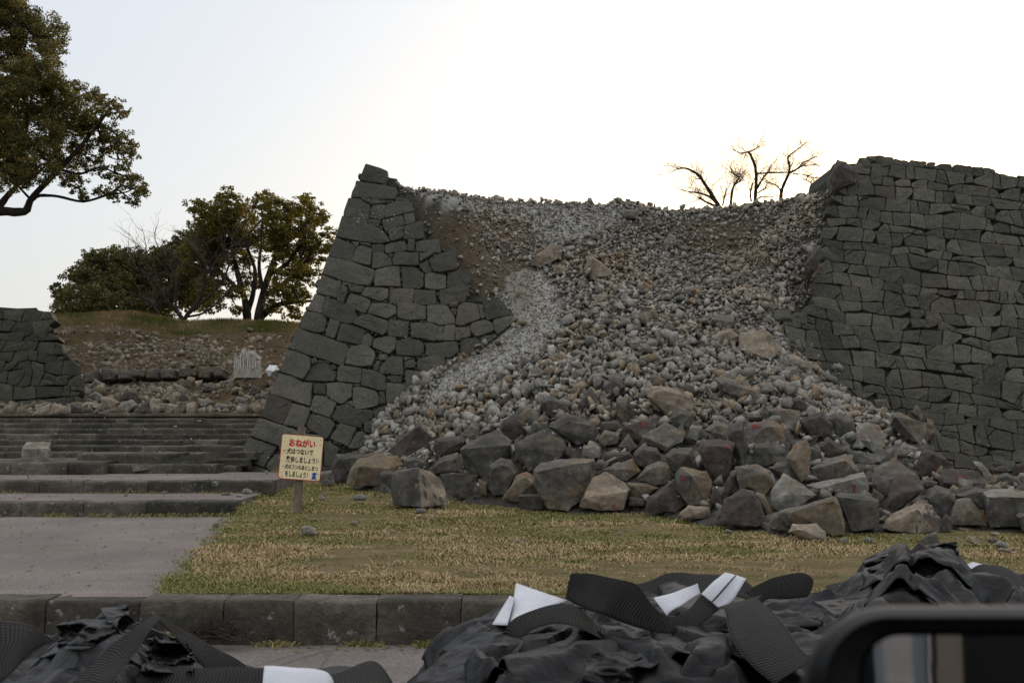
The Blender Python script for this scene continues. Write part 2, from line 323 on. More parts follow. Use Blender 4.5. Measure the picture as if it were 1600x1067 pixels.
LEFTWALL += [(T3, s) for s in [
 [(470,50),(560,-10),(720,-50),(745,-40),(765,130),(590,175),(520,165)],[(365,90),(460,40),(505,160),(420,175)],[(430,190),(500,175),(645,205),(645,340),(540,355),(430,340)],
 [(670,180),(820,140),(870,150),(905,260),(870,300),(720,335),(650,325)],[(320,350),(535,360),(540,500),(420,510),(315,500)],[(580,350),(870,310),(880,350),(845,470),(600,515),(580,440)],
 [(450,520),(660,515),(740,650),(735,700),(600,720),(450,690)],[(675,490),(770,490),(765,530),(690,535)],[(690,545),(745,540),(750,610),(720,610)],
 [(780,510),(840,480),(970,500),(1000,650),(800,715),(750,700),(755,620)],[(1050,520),(1120,460),(1235,465),(1320,600),(1080,665),(1050,620)],[(985,500),(1035,510),(1045,650),(1000,640)],
 [(1140,665),(1330,620),(1395,655),(1180,815),(1145,760)],[(275,710),(480,700),(560,730),(535,890),(340,855),(285,850)],[(565,740),(625,740),(610,885),(540,880)],
 [(630,730),(740,720),(735,885),(615,885)],[(745,745),(900,745),(905,830),(780,880),(740,880)],[(910,710),(1060,665),(1130,700),(1140,780),(960,845),(905,780)],
 [(1010,840),(1160,805),(1180,835),(1020,945)],[(800,860),(970,850),(1020,970),(890,1020),(800,1010)],[(445,905),(760,895),(775,1000),(690,1060),(430,1030)]]]
LEFTWALL += [(T5, s) for s in [
 [(290,60),(330,0),(480,0),(560,60),(575,110),(540,210),(430,220),(265,190)],[(610,90),(700,90),(700,150),(620,150)],[(590,160),(630,165),(595,270),(550,240)],[(640,190),(740,110),(860,110),(870,300),(650,285),(605,265)],
 [(880,170),(960,145),(1000,180),(980,225),(890,230)],[(1020,140),(1160,100),(1300,130),(1300,240),(1230,285),(1100,280),(1010,230)],[(1315,145),(1460,150),(1440,240),(1310,275)],
 [(890,250),(1140,295),(1130,390),(890,430)],[(1155,295),(1290,290),(1160,380)],[(730,310),(855,320),(840,400),(725,370)],[(190,230),(230,215),(435,240),(425,390),(180,370)],
 [(445,245),(580,270),(680,320),(680,470),(435,420)],[(690,385),(850,400),(960,440),(990,500),(930,575),(690,590)],[(345,440),(400,430),(600,490),(610,620),(370,665),(345,600)],
 [(615,480),(670,480),(680,600),(620,610)],[(70,390),(190,380),(335,400),(330,530),(220,605),(70,510)],[(360,395),(430,400),(420,420),(365,425)],[(285,590),(335,570),(350,640)],
 [(560,680),(620,640),(870,600),(900,640),(740,790),(580,780)],[(190,640),(290,600),(370,670),(540,670),(555,740),(460,800),(380,850),(200,800),(120,740)],[(465,790),(560,770),(640,800),(590,920),(460,890)],
 [(210,805),(380,860),(290,1050),(100,960)],[(390,900),(440,890),(500,940),(430,1060),(290,1067)],[(1440,75),(1550,90),(1550,130),(1440,135)],[(870,115),(970,130),(885,160)]]]
LEFTWALL += [(T4, s) for s in [
 [(590,-20),(640,-20),(830,60),(835,170),(760,290),(530,210)],[(845,80),(890,65),(905,105),(850,130)],[(900,110),(1020,120),(1100,240),(1080,300),(770,290),(830,160)],[(1030,140),(1120,160),(1070,190)],
 [(510,215),(650,250),(740,310),(855,320),(830,560),(640,500),(415,440)],[(870,330),(985,330),(990,440),(875,430)],[(880,450),(960,450),(1105,530),(1030,680),(820,600)],[(405,445),(640,520),(640,555),(545,750),(310,670)],
 [(650,530),(830,590),(820,640),(760,790),(555,760),(600,640)],[(840,640),(1030,690),(1090,750),(1000,910),(790,770)],[(300,690),(560,770),(690,815),(600,1020),(210,870)]]]
LEFTWALL += [(T6, s) for s in [
 [(330,290),(620,390),(560,460),(480,600),(215,510)],[(600,470),(740,440),(740,640),(560,650),(500,590)],[(210,520),(480,610),(560,660),(540,690),(125,675)],[(1110,320),(1260,390),(1220,590),(1110,580)],
 [(700,200),(900,250),(1080,270),(1080,430),(640,420)],[(760,445),(1090,445),(1090,640),(750,660)],[(1110,600),(1230,600),(1220,700),(1090,690)],[(560,665),(740,665),(740,720),(590,720)]]]
RIGHT_OUT = [(1303,252),(1345,250),(1352,245),(1375,243),(1400,248),(1480,256),(1545,262),(1575,273),(1620,278),(1760,300),(1900,300),(2100,300),(2700,300),(2700,760),(1500,760),(1440,700),(1380,640),(1300,600),(1250,560),(1205,515),(1200,486),(1256,482),(1262,455),(1272,435),(1262,415),(1275,395),(1285,360),(1290,330),(1304,300),(1298,270)]

# ------------------------------------------------------------------ stone blocks on a face
def frame_lean(sl):
    n = np.array([0, -1, sl]); n /= np.linalg.norm(n); return n
def stones(mb_sets, polys, put, nrm, gap=.014, depth=.3, bulge=.035, rnd=None, pick=None, tilt=1.):
    # polys: plane polygons (metres); put(x, z) -> 3D; each becomes a pillowed block
    rnd = rnd or random.Random(3)
    for pi, poly in enumerate(polys):
        p = np.array(poly, float); c = p.mean(0)
        # round the corners and roughen the edges
        q = []
        n = len(p)
        for i in range(n):
            a, b, d = p[i - 1], p[i], p[(i + 1) % n]
            la, lb = np.linalg.norm(b - a), np.linalg.norm(d - b); r = min(.02, la * .12, lb * .12)
            q.append(b + (a - b) / max(la, 1e-6) * r); q.append(b + (d - b) / max(lb, 1e-6) * r)
            if lb > .22:
                for s in (.33, .66):
                    q.append(b + (d - b) * s + np.array([rnd.uniform(-1, 1), rnd.uniform(-1, 1)]) * .013)
        q = np.array(q); c = q.mean(0); size = np.sqrt(np.abs(np.ptp(q, axis=0)).prod())
        tx, tz, off = rnd.uniform(-.07, .07) * tilt, rnd.uniform(-.07, .07) * tilt, rnd.uniform(-.015, .03) * tilt
        def ring(inset, dep, jit):
            out = []
            for x in q:
                dv = c - x; L = np.linalg.norm(dv); y = x + dv * min(inset / max(L, 1e-6), .9)
                dd = dep + (off + (y[0] - c[0]) * tx + (y[1] - c[1]) * tz if dep > -.1 else 0) + rnd.uniform(-jit, jit)
                out.append(put(y[0], y[1]) + nrm * dd)
            return out
        m = len(q); k = min(size, .5)
        rings = [ring(gap, -depth, 0), ring(gap, -.02, .004), ring(gap + .010, .006, .004), ring(.14 * k, bulge * .85, .008), ring(.30 * k, bulge, .010)]
        V = [v for r in rings for v in r]; V.append(put(*c) + nrm * (bulge + off + rnd.uniform(-.01, .012)))
        Fc = []
        for r in range(4):
            for i in range(m):
                a, b = r * m + i, r * m + (i + 1) % m; Fc.append([a, b, b + m, a + m])
        for i in range(m): Fc.append([4 * m + i, 4 * m + (i + 1) % m, 5 * m])
        mb_sets[pick(pi, c) if pick else 0].add(V, Fc)
def clip(poly, a, b):                # keep the side nearer a than b (power cut given by point+normal)
    (mx, my), (nx, ny) = a, b; out = []
    n = len(poly)
    for i in range(n):
        p, q = poly[i], poly[(i + 1) % n]
        dp = (p[0] - mx) * nx + (p[1] - my) * ny; dq = (q[0] - mx) * nx + (q[1] - my) * ny
        if dp <= 0: out.append(p)
        if dp * dq < 0: t = dp / (dp - dq); out.append((p[0] + (q[0] - p[0]) * t, p[1] + (q[1] - p[1]) * t))
    return out
def cells(x0, x1, z0, z1, w, h, slope, outline, rnd, jit=.28, st=1.25):
    seeds = []; r = 0; z = z0 - abs(slope) * (x1 - x0)
    zz = z
    while zz < z1 + abs(slope) * (x1 - x0):
        x = x0 + rnd.uniform(-w, 0)
        while x < x1 + w:
            ww = w * rnd.choice([.55, .8, 1, 1, 1.2, 1.45]); zc = zz + slope * (x - x0) + rnd.uniform(-jit, jit) * h
            if z0 - h < zc < z1 + h: seeds.append((x + ww / 2, zc, rnd.uniform(.7, 1.15) * ww * .5))
            x += ww
        zz += h
    A = np.array(seeds); A2 = A.copy(); A2[:, 0] /= st; out = []
    for i in range(len(A)):
        if not inpoly(A[i, 0], A[i, 1], outline): 
            # allow seeds just outside so edge stones fill in
            pass
        d = np.hypot(A2[:, 0] - A2[i, 0], A2[:, 1] - A2[i, 1]); idx = np.argsort(d)[1:16]
        b = 1.2 * w; cx, cz = A2[i, :2]; poly = [(cx - b, cz - b), (cx + b, cz - b), (cx + b, cz + b), (cx - b, cz + b)]
        for j in idx:
            dx, dz = A2[j, 0] - cx, A2[j, 1] - cz; L2 = dx * dx + dz * dz
            t = .5 + ((A2[i, 2] ** 2 - A2[j, 2] ** 2) * .35) / (2 * L2); t = min(max(t, .25), .75)
            poly = clip(poly, (cx + dx * t, cz + dz * t), (dx, dz))
            if len(poly) < 3: break
        if len(poly) >= 3: out.append([(x * st, z) for x, z in poly])
    return out
def courses(x0, x1, z0, z1, w, h, slope, rnd):
    out = []; r = 0; z = z0 - abs(slope) * (x1 - x0); nr_ = int((z1 - z) / h) + 2
    hs = [h * rnd.uniform(.8, 1.2) for _ in range(nr_)]; zb = [z]
    for q in hs: zb.append(zb[-1] + q)
    def zl(k, x):                    # wandering bed joint k
        return zb[k] - slope * 0 + slope * (x - x0) + h * (.5 * mn.noise(Vector((x * 1.1, k * 5.3, 2))) + .4 * mn.noise(Vector((x * 2.9, k * 3.7, 8))))
    for k in range(nr_):
        x = x0 - rnd.uniform(0, w); sl0 = rnd.uniform(-.1, .1) * h
        while x < x1:
            ww = w * rnd.choice([.5, .75, .9, 1, 1.15, 1.4]); sl1 = rnd.uniform(-.25, .42) * h
            if max(zl(k + 1, x), zl(k + 1, x + ww)) > z0:
                a, b = (x, zl(k, x)), (x + ww, zl(k, x + ww)); c, d = (x + ww + sl1, zl(k + 1, x + ww + sl1)), (x + sl0, zl(k + 1, x + sl0)); q = [a, b, c, d]
                m = rnd.random()
                if m < .16 and ww > .7 * w:      # corner knocked off and filled by a small wedge
                    e = (b[0] + (c[0] - b[0]) * .55, b[1] + (c[1] - b[1]) * .55); f = (b[0] + (a[0] - b[0]) * .4, b[1] + (a[1] - b[1]) * .4); q = [a, f, e, c, d]; out.append([f, b, e])
                elif m < .34 and ww > .7 * w:
                    e = (d[0] + (c[0] - d[0]) * .45, d[1] + (c[1] - d[1]) * .45); f = (d[0] + (a[0] - d[0]) * .5, d[1] + (a[1] - d[1]) * .5); q = [a, b, c, e, f]; out.append([f, e, d])
                elif m < .52: e = ((c[0] + d[0]) / 2, (c[1] + d[1]) / 2 + rnd.uniform(.0, .16) * h); q = [a, b, c, e, d]
                elif m < .56: 
                    e = (a[0] + (d[0] - a[0]) * .5, a[1] + (d[1] - a[1]) * .5); f = (b[0] + (c[0] - b[0]) * .45, b[1] + (c[1] - b[1]) * .45); out.append([a, b, f, e]); q = [e, f, c, d]
                out.append(q)
            x += ww; sl0 = sl1
    return out
def clip_convexish(poly, outline):    # keep a stone when its middle is inside; pull stray corners back
    c = np.mean(poly, axis=0)
    if not inpoly(c[0], c[1], outline): return None
    out = []
    for p in poly:
        t = 1.
        while t > .3 and not inpoly(c[0] + (p[0] - c[0]) * t, c[1] + (p[1] - c[1]) * t, outline): t -= .08
        out.append((c[0] + (p[0] - c[0]) * t, c[1] + (p[1] - c[1]) * t))
    return out
def poly_area(p): return abs(sum(p[i][0] * p[(i + 1) % len(p)][1] - p[(i + 1) % len(p)][0] * p[i][1] for i in range(len(p)))) / 2
NL = frame_lean(SL)
def put_wall(x, z): return np.array([x, W(z), z])
def px_to_xz(pts): return [(q[0], q[2]) for q in (onwall(*p) for p in pts)]

# left remaining wall: its stones as they lie
lw = empty('stone_wall', (-2.2, 20.2, .5), label='tall dark stone castle corner left standing, stepped broken edge beside the rubble fall', cat='wall')
polys = [px_to_xz(T(o, s)) for o, s in LEFTWALL]
lich = [onwall(625, 330)]
sets = [MB(), MB()]
rr = random.Random(5)
def pk(i, c):
    q, p_ = proj(put_wall(*c)); return 1 if p_[0] < 400 and q[0] > 560 and rr.random() < .85 and p_[0] > 300 else 0
stones(sets, polys, put_wall, NL, rnd=rr, pick=pk, gap=-.010, bulge=.014)
sets[0].build('face_masonry', M['wall'], lw, sharp=38)
sets[1].build('lichen_masonry', M['wall_lichen'], lw, sharp=38)
# packing stones in the gaps
LWOUT = [(568,262),(604,272),(603,290),(620,297),(640,318),(648,345),(662,352),(665,375),(686,378),(690,395),(708,398),(716,420),(733,425),(735,462),(770,475),(788,472),(800,492),(806,500),(770,530),(725,560),(660,600),(600,655),(560,700),(545,745),(370,742),(428,600),(470,500),(532,382),(556,290)]
fp = []
fr = random.Random(8)
ppx = [T(o, s) for o, s in LEFTWALL]
xs = np.array([fr.uniform(370, 800) for _ in range(14000)]); ys = np.array([fr.uniform(262, 740) for _ in range(14000)])
ok = inpoly(xs, ys, LWOUT)
for p in ppx: ok &= ~inpoly(xs, ys, [(x, y) for x, y in p])
pts = [(x, y) for x, y, k in zip(xs, ys, ok) if k]; kept = []
for p in pts:
    if all((p[0] - k[0]) ** 2 + (p[1] - k[1]) ** 2 > 30 for k in kept): kept.append(p)
for x, y in kept:
    r = fr.uniform(2.2, 4.2); a0 = fr.uniform(0, 6)
    fp.append(px_to_xz([(x + r * 1.3 * math.cos(a0 + k * 1.2566), y + r * math.sin(a0 + k * 1.2566)) for k in range(5)]))
fm = [MB()]
def put_in(x, z): return np.array([x, W(z) + .05, z])
stones(fm, fp, put_in, NL, gap=.002, depth=.12, bulge=.012, rnd=fr)
fm[0].build('packing_stones', M['wall'], lw, sharp=38)['kind'] = 'stuff'
# core behind the face, and the face that looks west
def core(outline_xz, name, parent, back=.9, setback=.10):
    V = []; n = len(outline_xz)
    for x, z in outline_xz: V.append((x, W(z) + setback, z))
    for x, z in outline_xz: V.append((x, W(z) + setback + back, z))
    Fc = [list(range(n)), list(range(2 * n - 1, n - 1, -1))] + [[i, (i + 1) % n, n + (i + 1) % n, n + i] for i in range(n)]
    return obj(name, V, Fc, M['core'], parent)
cen = (620, 560)
core(px_to_xz([(x + (cen[0] - x) * .02, y + (cen[1] - y) * .012 + 2) for x, y in LWOUT]), 'core', lw)
ws = [MB()]
c0, c1 = onwall(365, 745), onwall(566, 262)
def put_west(s, z):
    t = (z - c0[2]) / (c1[2] - c0[2]); return np.array([c0[0] + (c1[0] - c0[0]) * t + .03, c0[1] + (c1[1] - c0[1]) * t + s, z])
wr = random.Random(12)
wpolys = courses(0, 11, c0[2] - .1, c1[2], .62, .42, .01, wr)
wpolys = [q for q in (clip_convexish(p, [(.25, c0[2] - .3), (11, c0[2] - .3), (11, c1[2] - .15), (.25, c1[2] - .15)]) for p in wpolys) if q and poly_area(q) > .02]
stones(ws, wpolys, put_west, np.array([-.95, 0, .31]), rnd=wr)
ws[0].build('west_masonry', M['wall'], lw, sharp=38)
bk = MB(); a = [put_west(.2, c0[2] - .4), put_west(11, c0[2] - .4), put_west(11, c1[2] - .1), put_west(.2, c1[2] - .1)]
bk.add([p + np.array([.12, 0, 0]) for p in a] + [p + np.array([.7, 0, -.1]) for p in a], [[0, 1, 2, 3], [7, 6, 5, 4], [3, 2, 6, 7], [0, 4, 5, 1], [1, 5, 6, 2], [0, 3, 7, 4]]).build('west_core', M['core'], lw)

# right remaining wall
rw = empty('stone_wall', (9, 20.2, .6), label='long dark stone castle wall on the right with a ragged broken end', cat='wall')
ro = px_to_xz(RIGHT_OUT); rs = random.Random(21)
X0, X1 = min(p[0] for p in ro), max(p[0] for p in ro)
cs = courses(X0 - .5, min(X1, 22), .2, 7.4, .36, .255, -.12, rs)
tops = ro[:18]
def trim(p):
    for (xa, za), (xb, zb) in zip(tops, tops[1:]):
        if len(p) > 2 and xb > xa + .02 and max(q[0] for q in p) > xa and min(q[0] for q in p) < xb: p = clip(p, (xa, za), (-(zb - za), xb - xa))
    return p
cs = [trim(p) for p in cs]; cs = [p for p in cs if len(p) > 2 and poly_area(p) > .01]
cs = [q for q in (clip_convexish(p, [(x, z + (.06 if i_ < 18 else 0)) for i_, (x, z) in enumerate(ro)]) for p in cs) if q and poly_area(q) > .012]
ms = [MB()]
stones(ms, cs, put_wall, NL, rnd=rs, gap=.003, bulge=.010, tilt=.5)
# capping stones that make the uneven top and end
for poly in [[(1298,268),(1307,251),(1330,256),(1345,275),(1343,288),(1322,290),(1302,296)],[(1341,247),(1352,246),(1366,262),(1350,266)],[(1353,249),(1362,243),(1372,247),(1368,256)],
             [(1373,246),(1395,246),(1398,260),(1376,264)],[(1262,418),(1272,385),(1290,388),(1312,400),(1316,412),(1285,408)],[(1200,487),(1236,484),(1238,502),(1202,503)],[(1240,487),(1262,488),(1262,508),(1243,508)]]:
    stones(ms, [px_to_xz(poly)], put_wall, NL, rnd=rs, gap=.004, depth=.34, bulge=.05)
ms[0].build('face_masonry', M['wall'], rw, sharp=38)
core([(x + .35 * math.exp(-max(x - 5.2, 0) / .9) - (.0 if x < 12 else .1), z - .05) for x, z in ro if x < 23], 'core', rw, back=2.)

# ------------------------------------------------------------------ the slope of fallen material: one height field through points read off the photo
def lawnz(Y): return .14 + .02 * Y
def DL(py): return (2505 / (py - 650 + 34.3))
ctrl = []
for x, y in [(545,757),(620,770),(700,775),(800,790),(900,800),(1000,800),(1130,822),(1250,835),(1400,828),(1590,830),(1800,830)]: ctrl.append(P(x, y, DL(y)))
for x, y, D in [(900,720,14.7),(900,650,16.0),(900,600,17.1),(900,540,18.7),(900,500,19.9),(900,460,21.2),(900,400,23.2),(900,350,25),
    (1050,720,14.2),(1050,650,15.7),(1050,600,17),(1050,540,18.6),(1050,500,19.9),(1050,460,21.2),(1100,400,24.2),(1050,355,25.6),
    (1180,760,12.9),(1200,700,14.4),(1200,650,15.9),(1200,600,17.6),(1180,550,19.1),(1180,520,20.2),(1215,487,21.0),(1170,440,22.2),(1180,400,24.4),
    (1300,780,12.6),(1300,720,14.2),(1300,660,16.2),(1300,620,17.9),(1450,780,12.8),(1450,720,15.4),(1450,690,18),(1590,780,13),(1590,735,16),(1590,716,19.6),
    (700,720,16.6),(700,670,17.9),(700,630,19.),(780,740,15),(780,650,17.4),(780,590,19),(780,540,20.3),(620,730,18.2),(600,715,19.2),(840,420,22.6),(840,500,20.6),(770,400,22.7),(760,350,24)]: ctrl.append(P(x, y, D))
for x, y in [(560,705),(600,655),(660,600),(725,560),(770,530),(806,498),(1240,520),(1275,550),(1320,580),(1400,630),(1450,666),(1500,710)]: ctrl.append(onwall(x, y) + np.array([0, .1, 0]))
for x, y in [(735,460),(712,402),(690,382),(662,350),(1262,460),(1268,430),(1282,385),(1292,340),(1300,302)]: ctrl.append(onwall(x, y) + np.array([0, .35, 0]))
for x, y, D in [(622,288,22.9),(700,299,24.5),(800,313,26),(900,315,26.5),(945,318,26.5),(975,312,26.5),(1000,318,26.5),(1040,328,26.7),(1110,326,26.7),(1200,316,25.8),(1290,297,24.2)]: ctrl.append(P(x, y, D))
for X, Y, z in [(-3.6,19.3,.5),(-2.5,20.6,.6),(-1.6,21.6,2.2),(-4.6,21,.5),(7,20.3,1.3),(9,20.3,1),(12,20.3,.85),(16,20.3,.8),(16,13,.5),(8.5,22.3,4.6),(12,22.3,4.4),(16,22.3,4.4),(8,24,6.4),(12,24,6.3),(18,24,6.3),
    (-1,29,6.7),(3,29.5,6.7),(7,29,6.6),(12,29,6.3),(18,29,6.3),(-1,36,6.6),(5,36,6.6),(12,36,6.3),(20,36,6.3),(-2.4,24,6.2),(-2.4,29,6.3),(16,18,.7),(12,16,.75)]: ctrl.append(np.array([X, Y, z]))
C = np.array(ctrl); n = len(C)
def U(r2): return np.where(r2 > 1e-12, r2 * np.log(np.maximum(r2, 1e-12)), 0)
K = U(((C[:, None, :2] - C[None, :, :2]) ** 2).sum(-1)) + np.eye(n) * .02
Pm = np.c_[np.ones(n), C[:, :2]]
sol = np.linalg.solve(np.block([[K, Pm], [Pm.T, np.zeros((3, 3))]]), np.r_[C[:, 2], 0, 0, 0])
def slope_raw(X, Y):
    X = np.atleast_1d(X).astype(float); Y = np.atleast_1d(Y).astype(float); q = np.c_[X.ravel(), Y.ravel()]; out = np.empty(len(q))
    for s in range(0, len(q), 20000):
        b = q[s:s + 20000]; out[s:s + 20000] = U(((b[:, None] - C[None, :, :2]) ** 2).sum(-1)) @ sol[:n] + sol[n] + b @ sol[n + 1:]
    return out.reshape(X.shape)
GX = np.arange(-6, 26.01, .11); GY = np.arange(11, 38.01, .11)
gx, gy = np.meshgrid(GX, GY); gz = slope_raw(gx, gy)
gz = np.minimum(gz, 6.95)
# behind the standing walls the earth stays inside them
wz = .5 + (gy - 20) / SL
inL = (gx < 0.2) & (gy > 20); 
xw = c0[0] + (gz - c0[2]) / (c1[2] - c0[2]) * (c1[0] - c0[0])
gz = np.where((gy > 19.5), np.minimum(gz, np.maximum(c0[2] + (gx - c0[0] - .45) / (c1[0] - c0[0]) * (c1[2] - c0[2]), 0)), gz)
# keep the fall clear of the visible faces
VL = [(560,275)] + [p for p in LWOUT[2:22]] + [(545,760),(300,760),(300,275)]
VR = RIGHT_OUT
lo = lawnz(gy) - .3
SKX = [560,600,622,640,700,800,900,945,975,1000,1040,1110,1200,1260,1300,1400,1800]; SKY_ = [300,296,290,297,301,316,318,321,315,321,331,328,319,309,302,300,300]
for _k in range(80):
    u, v = proj(np.c_[gx.ravel(), gy.ravel(), gz.ravel()]); bad = ((v < np.interp(u, SKX, SKY_) + 1.5) & (gy.ravel() > 20)).reshape(gx.shape)
    if not bad.any(): break
    gz = np.where(bad, gz - .06, gz)
for _ in range(2):
    for _k in range(60):
        u, v = proj(np.c_[gx.ravel(), gy.ravel(), gz.ravel()]); u = u.reshape(gx.shape); v = v.reshape(gx.shape)
        bad = (inpoly(u, v + 2, VL) | inpoly(u, v + 2, VR)) & (gz > lo) & (gy < 20 + SL * (gz - .5) + .05)
        if not bad.any(): break
        gz = np.where(bad, gz - .12, gz)
gz = np.where(gy < 20.0, np.maximum(gz, lo), gz)
def surf(X, Y):
    i = np.clip((np.asarray(X) - GX[0]) / .11, 0, len(GX) - 1.001); j = np.clip((np.asarray(Y) - GY[0]) / .11, 0, len(GY) - 1.001)
    a = i.astype(int); b = j.astype(int); fx = i - a; fy = j - b
    return gz[b, a] * (1 - fx) * (1 - fy) + gz[b, a + 1] * fx * (1 - fy) + gz[b + 1, a] * (1 - fx) * fy + gz[b + 1, a + 1] * fx * fy
def hit(px, py):                      # distance at which a view ray meets the slope or lawn
    r = ray(px, py); r = r / r[1]; D = np.arange(9, 30, .04); z = CZ + r[2] * D; X = r[0] * D
    g = np.maximum(surf(X, D), lawnz(D)); k = np.nonzero(z <= g)[0]
    return D[k[0]] if len(k) else 27.
G1 = [(640,285),(720,296),(900,312),(990,330),(960,360),(905,372),(880,398),(850,385),(830,352),(760,330),(700,325)]
G2 = [(790,408),(840,415),(880,462),(878,515),(845,552),(785,590),(715,622),(645,640),(700,572),(770,530),(808,497),(770,455)]
SOIL = [[(1060,378),(1130,372),(1200,382),(1235,400),(1190,420),(1130,425),(1085,415)],[(650,320),(760,345),(830,360),(840,395),(800,425),(780,465),(735,455),(712,395),(662,345)],[(1000,340),(1100,345),(1180,350),(1150,372),(1050,365)]]
pj = proj(np.c_[gx.ravel(), gy.ravel(), gz.ravel()])
wob = np.array([mn.noise(Vector((x * 1.3, y * 1.3, 0))) for x, y in zip(gx.ravel(), gy.ravel())]) * 9
gxr, gyr = pj[0] + wob, pj[1] + wob
zg = inpoly(gxr, gyr, G1) | inpoly(gxr, gyr, G2)
zs = np.zeros_like(zg)
for s in SOIL: zs |= inpoly(gxr, gyr, s)
top = (gy.ravel() > 28); zg = zg | top
dust = inpoly(gxr, gyr, [(795,412),(832,420),(835,470),(820,490),(790,470),(770,440)])
Vt = np.c_[gx.ravel(), gy.ravel(), gz.ravel()]
nr = np.array([mn.fractal(Vector((x * 3, y * 3, 1)), 1, 2, 3) for x, y in zip(Vt[:, 0], Vt[:, 1])]) * .025
Vt[:, 2] += nr - .02
nx, ny = len(GX), len(GY)
idx = np.arange(nx * ny).reshape(ny, nx)
Fq = np.c_[idx[:-1, :-1].ravel(), idx[:-1, 1:].ravel(), idx[1:, 1:].ravel(), idx[1:, :-1].ravel()]
sb = obj('rubble_slope_ground', Vt, Fq, M['slope'], smooth=True); tag(sb, kind='structure')
at = sb.data.color_attributes.new('zone', 'FLOAT_COLOR', 'POINT')
at.data.foreach_set('color', np.c_[zg * 1., zs * 1., dust * 1., np.ones(len(zg))].astype(np.float32).ravel())

# ------------------------------------------------------------------ small rubble
def stone_shape(r, npts=13, flat=.62, cube=.0):
    pts = []
    for _ in range(npts):
        v = Vector((r.gauss(0, 1), r.gauss(0, 1), r.gauss(0, 1))).normalized() * r.uniform(.85, 1)
        if cube: v = Vector([max(-cube, min(cube, c)) for c in v]) / cube
        pts.append(Vector((v.x * 1.15, v.y * .85, v.z * flat)))
    bm = bmesh.new()
    for p in pts: bm.verts.new(p)
    h = bmesh.ops.convex_hull(bm, input=bm.verts)
    bmesh.ops.delete(bm, geom=[g for g in h['geom_interior'] if isinstance(g, bmesh.types.BMVert)], context='VERTS')
    bmesh.ops.triangulate(bm, faces=bm.faces[:])
    bm.verts.ensure_lookup_table(); bm.verts.index_update()
    V = np.array([v.co[:] for v in bm.verts]); Fc = np.array([[v.index for v in f.verts] for f in bm.faces]); bm.free(); return V, Fc
vr = random.Random(31)
SH = [stone_shape(vr, vr.choice([8, 9, 10, 12]), vr.uniform(.4, .75), vr.choice([.62, .7, 0])) for k in range(26)]
GR = [stone_shape(vr, 7, .7) for k in range(6)]
def rotm(g):
    q = g.normal(size=4); q /= np.linalg.norm(q); w_, x, y, z = q
    return np.array([[1 - 2 * (y * y + z * z), 2 * (x * y - z * w_), 2 * (x * z + y * w_)], [2 * (x * y + z * w_), 1 - 2 * (x * x + z * z), 2 * (y * z - x * w_)], [2 * (x * z - y * w_), 2 * (y * z + x * w_), 1 - 2 * (x * x + y * y)]])
def scatter(pos, size, shapes, g, name, mat, **k):
    vs, fs, c = [], [], 0
    for p, s in zip(pos, size):
        V, Fc = shapes[g.integers(len(shapes))]; A = (V @ rotm(g).T) * s + p; vs.append(A); fs.append(Fc + c); c += len(V)
    o = obj(name, np.concatenate(vs), np.concatenate(fs), mat, **k); return o
g = np.random.default_rng(4)
# candidates in plan, denser where steep
N = 74000
X = g.uniform(-4.4, 13, N); Y = g.uniform(12, 27.6, N); X[:6000] = g.uniform(-3.9, -1.3, 6000); Y[:6000] = g.uniform(16.8, 20.8, 6000); X[6000:10000] = g.uniform(4.6, 6.4, 4000); Y[6000:10000] = g.uniform(20.5, 24.8, 4000); Z = surf(X, Y)
u, v = proj(np.c_[X, Y, Z]); seen = (u > 380) & (u < 1780) & (v > 240) & (v < 900)
ztop = Z > lawnz(Y) + .06
inwall = (Y > W(Z) + .25) & (inpoly(u, v, VL) | inpoly(u - 14, v, VR)) | ((Y > 20.2) & (u > 1320))
gr = inpoly(u + g.normal(size=N) * 5, v + g.normal(size=N) * 4, G1) | inpoly(u + g.normal(size=N) * 5, v + g.normal(size=N) * 4, G2)
so = np.zeros(N, bool)
for s in SOIL: so |= inpoly(u + g.normal(size=N) * 6, v + g.normal(size=N) * 5, s)
bz_ = np.interp(u, [500, 560, 620, 700, 760, 860, 1000, 1080, 1180, 1300, 1400, 1460, 1520, 1700], [740, 728, 715, 690, 680, 665, 640, 648, 660, 662, 668, 695, 705, 712])
keep = seen & ztop & ~inwall & ((v < bz_ + g.normal(size=N) * 16) | (g.random(N) < .10)) & (~gr | (g.random(N) < np.where(v < 405, .30, .025))) & (~so | (g.random(N) < .62))
X, Y, Z, u, v, so = X[keep], Y[keep], Z[keep], u[keep], v[keep], so[keep]
sz = g.lognormal(-3.10, .34, len(X)) * np.interp(v, [300, 420, 560, 700], [.82, .95, 1.25, 1.42]) * np.where(so, .85, 1)
sz = np.clip(sz, .022, .105)
Z = Z + g.uniform(-.03, .10, len(X)) * (sz / .07)
# the largest in view stand as objects of their own, the rest is one mass
app = sz / Y * (1 - .0 * u); vis = (u > 10) & (u < 1590) & (v > 290) & (v < 690)
order = np.argsort(-np.where(vis, app * (1 + 6 * np.maximum(Z - surf(X, Y), 0)), 0)); big = order[:300]; rest = order[300:]
print('rubble', len(X))
RUB = scatter(np.c_[X, Y, Z][rest], sz[rest], SH, g, 'rubble', M['rubble']); tag(RUB, kind='stuff')
zone = lambda a, b: ('high on the fall' if b < 430 else 'midway down the fall' if b < 560 else 'low in the fall')
side = lambda a: ('beside the left wall' if a < 700 else 'left of its middle' if a < 860 else 'near the right wall' if a > 1280 else 'right of its middle' if a > 1080 else 'in its middle')
vis_m = [M['pale'], M['pale'], M['mid'], M['pale'], M['tan'], M['mid']]; nm = ['pale grey', 'pale grey', 'mid grey', 'pale grey', 'tan', 'mid grey']
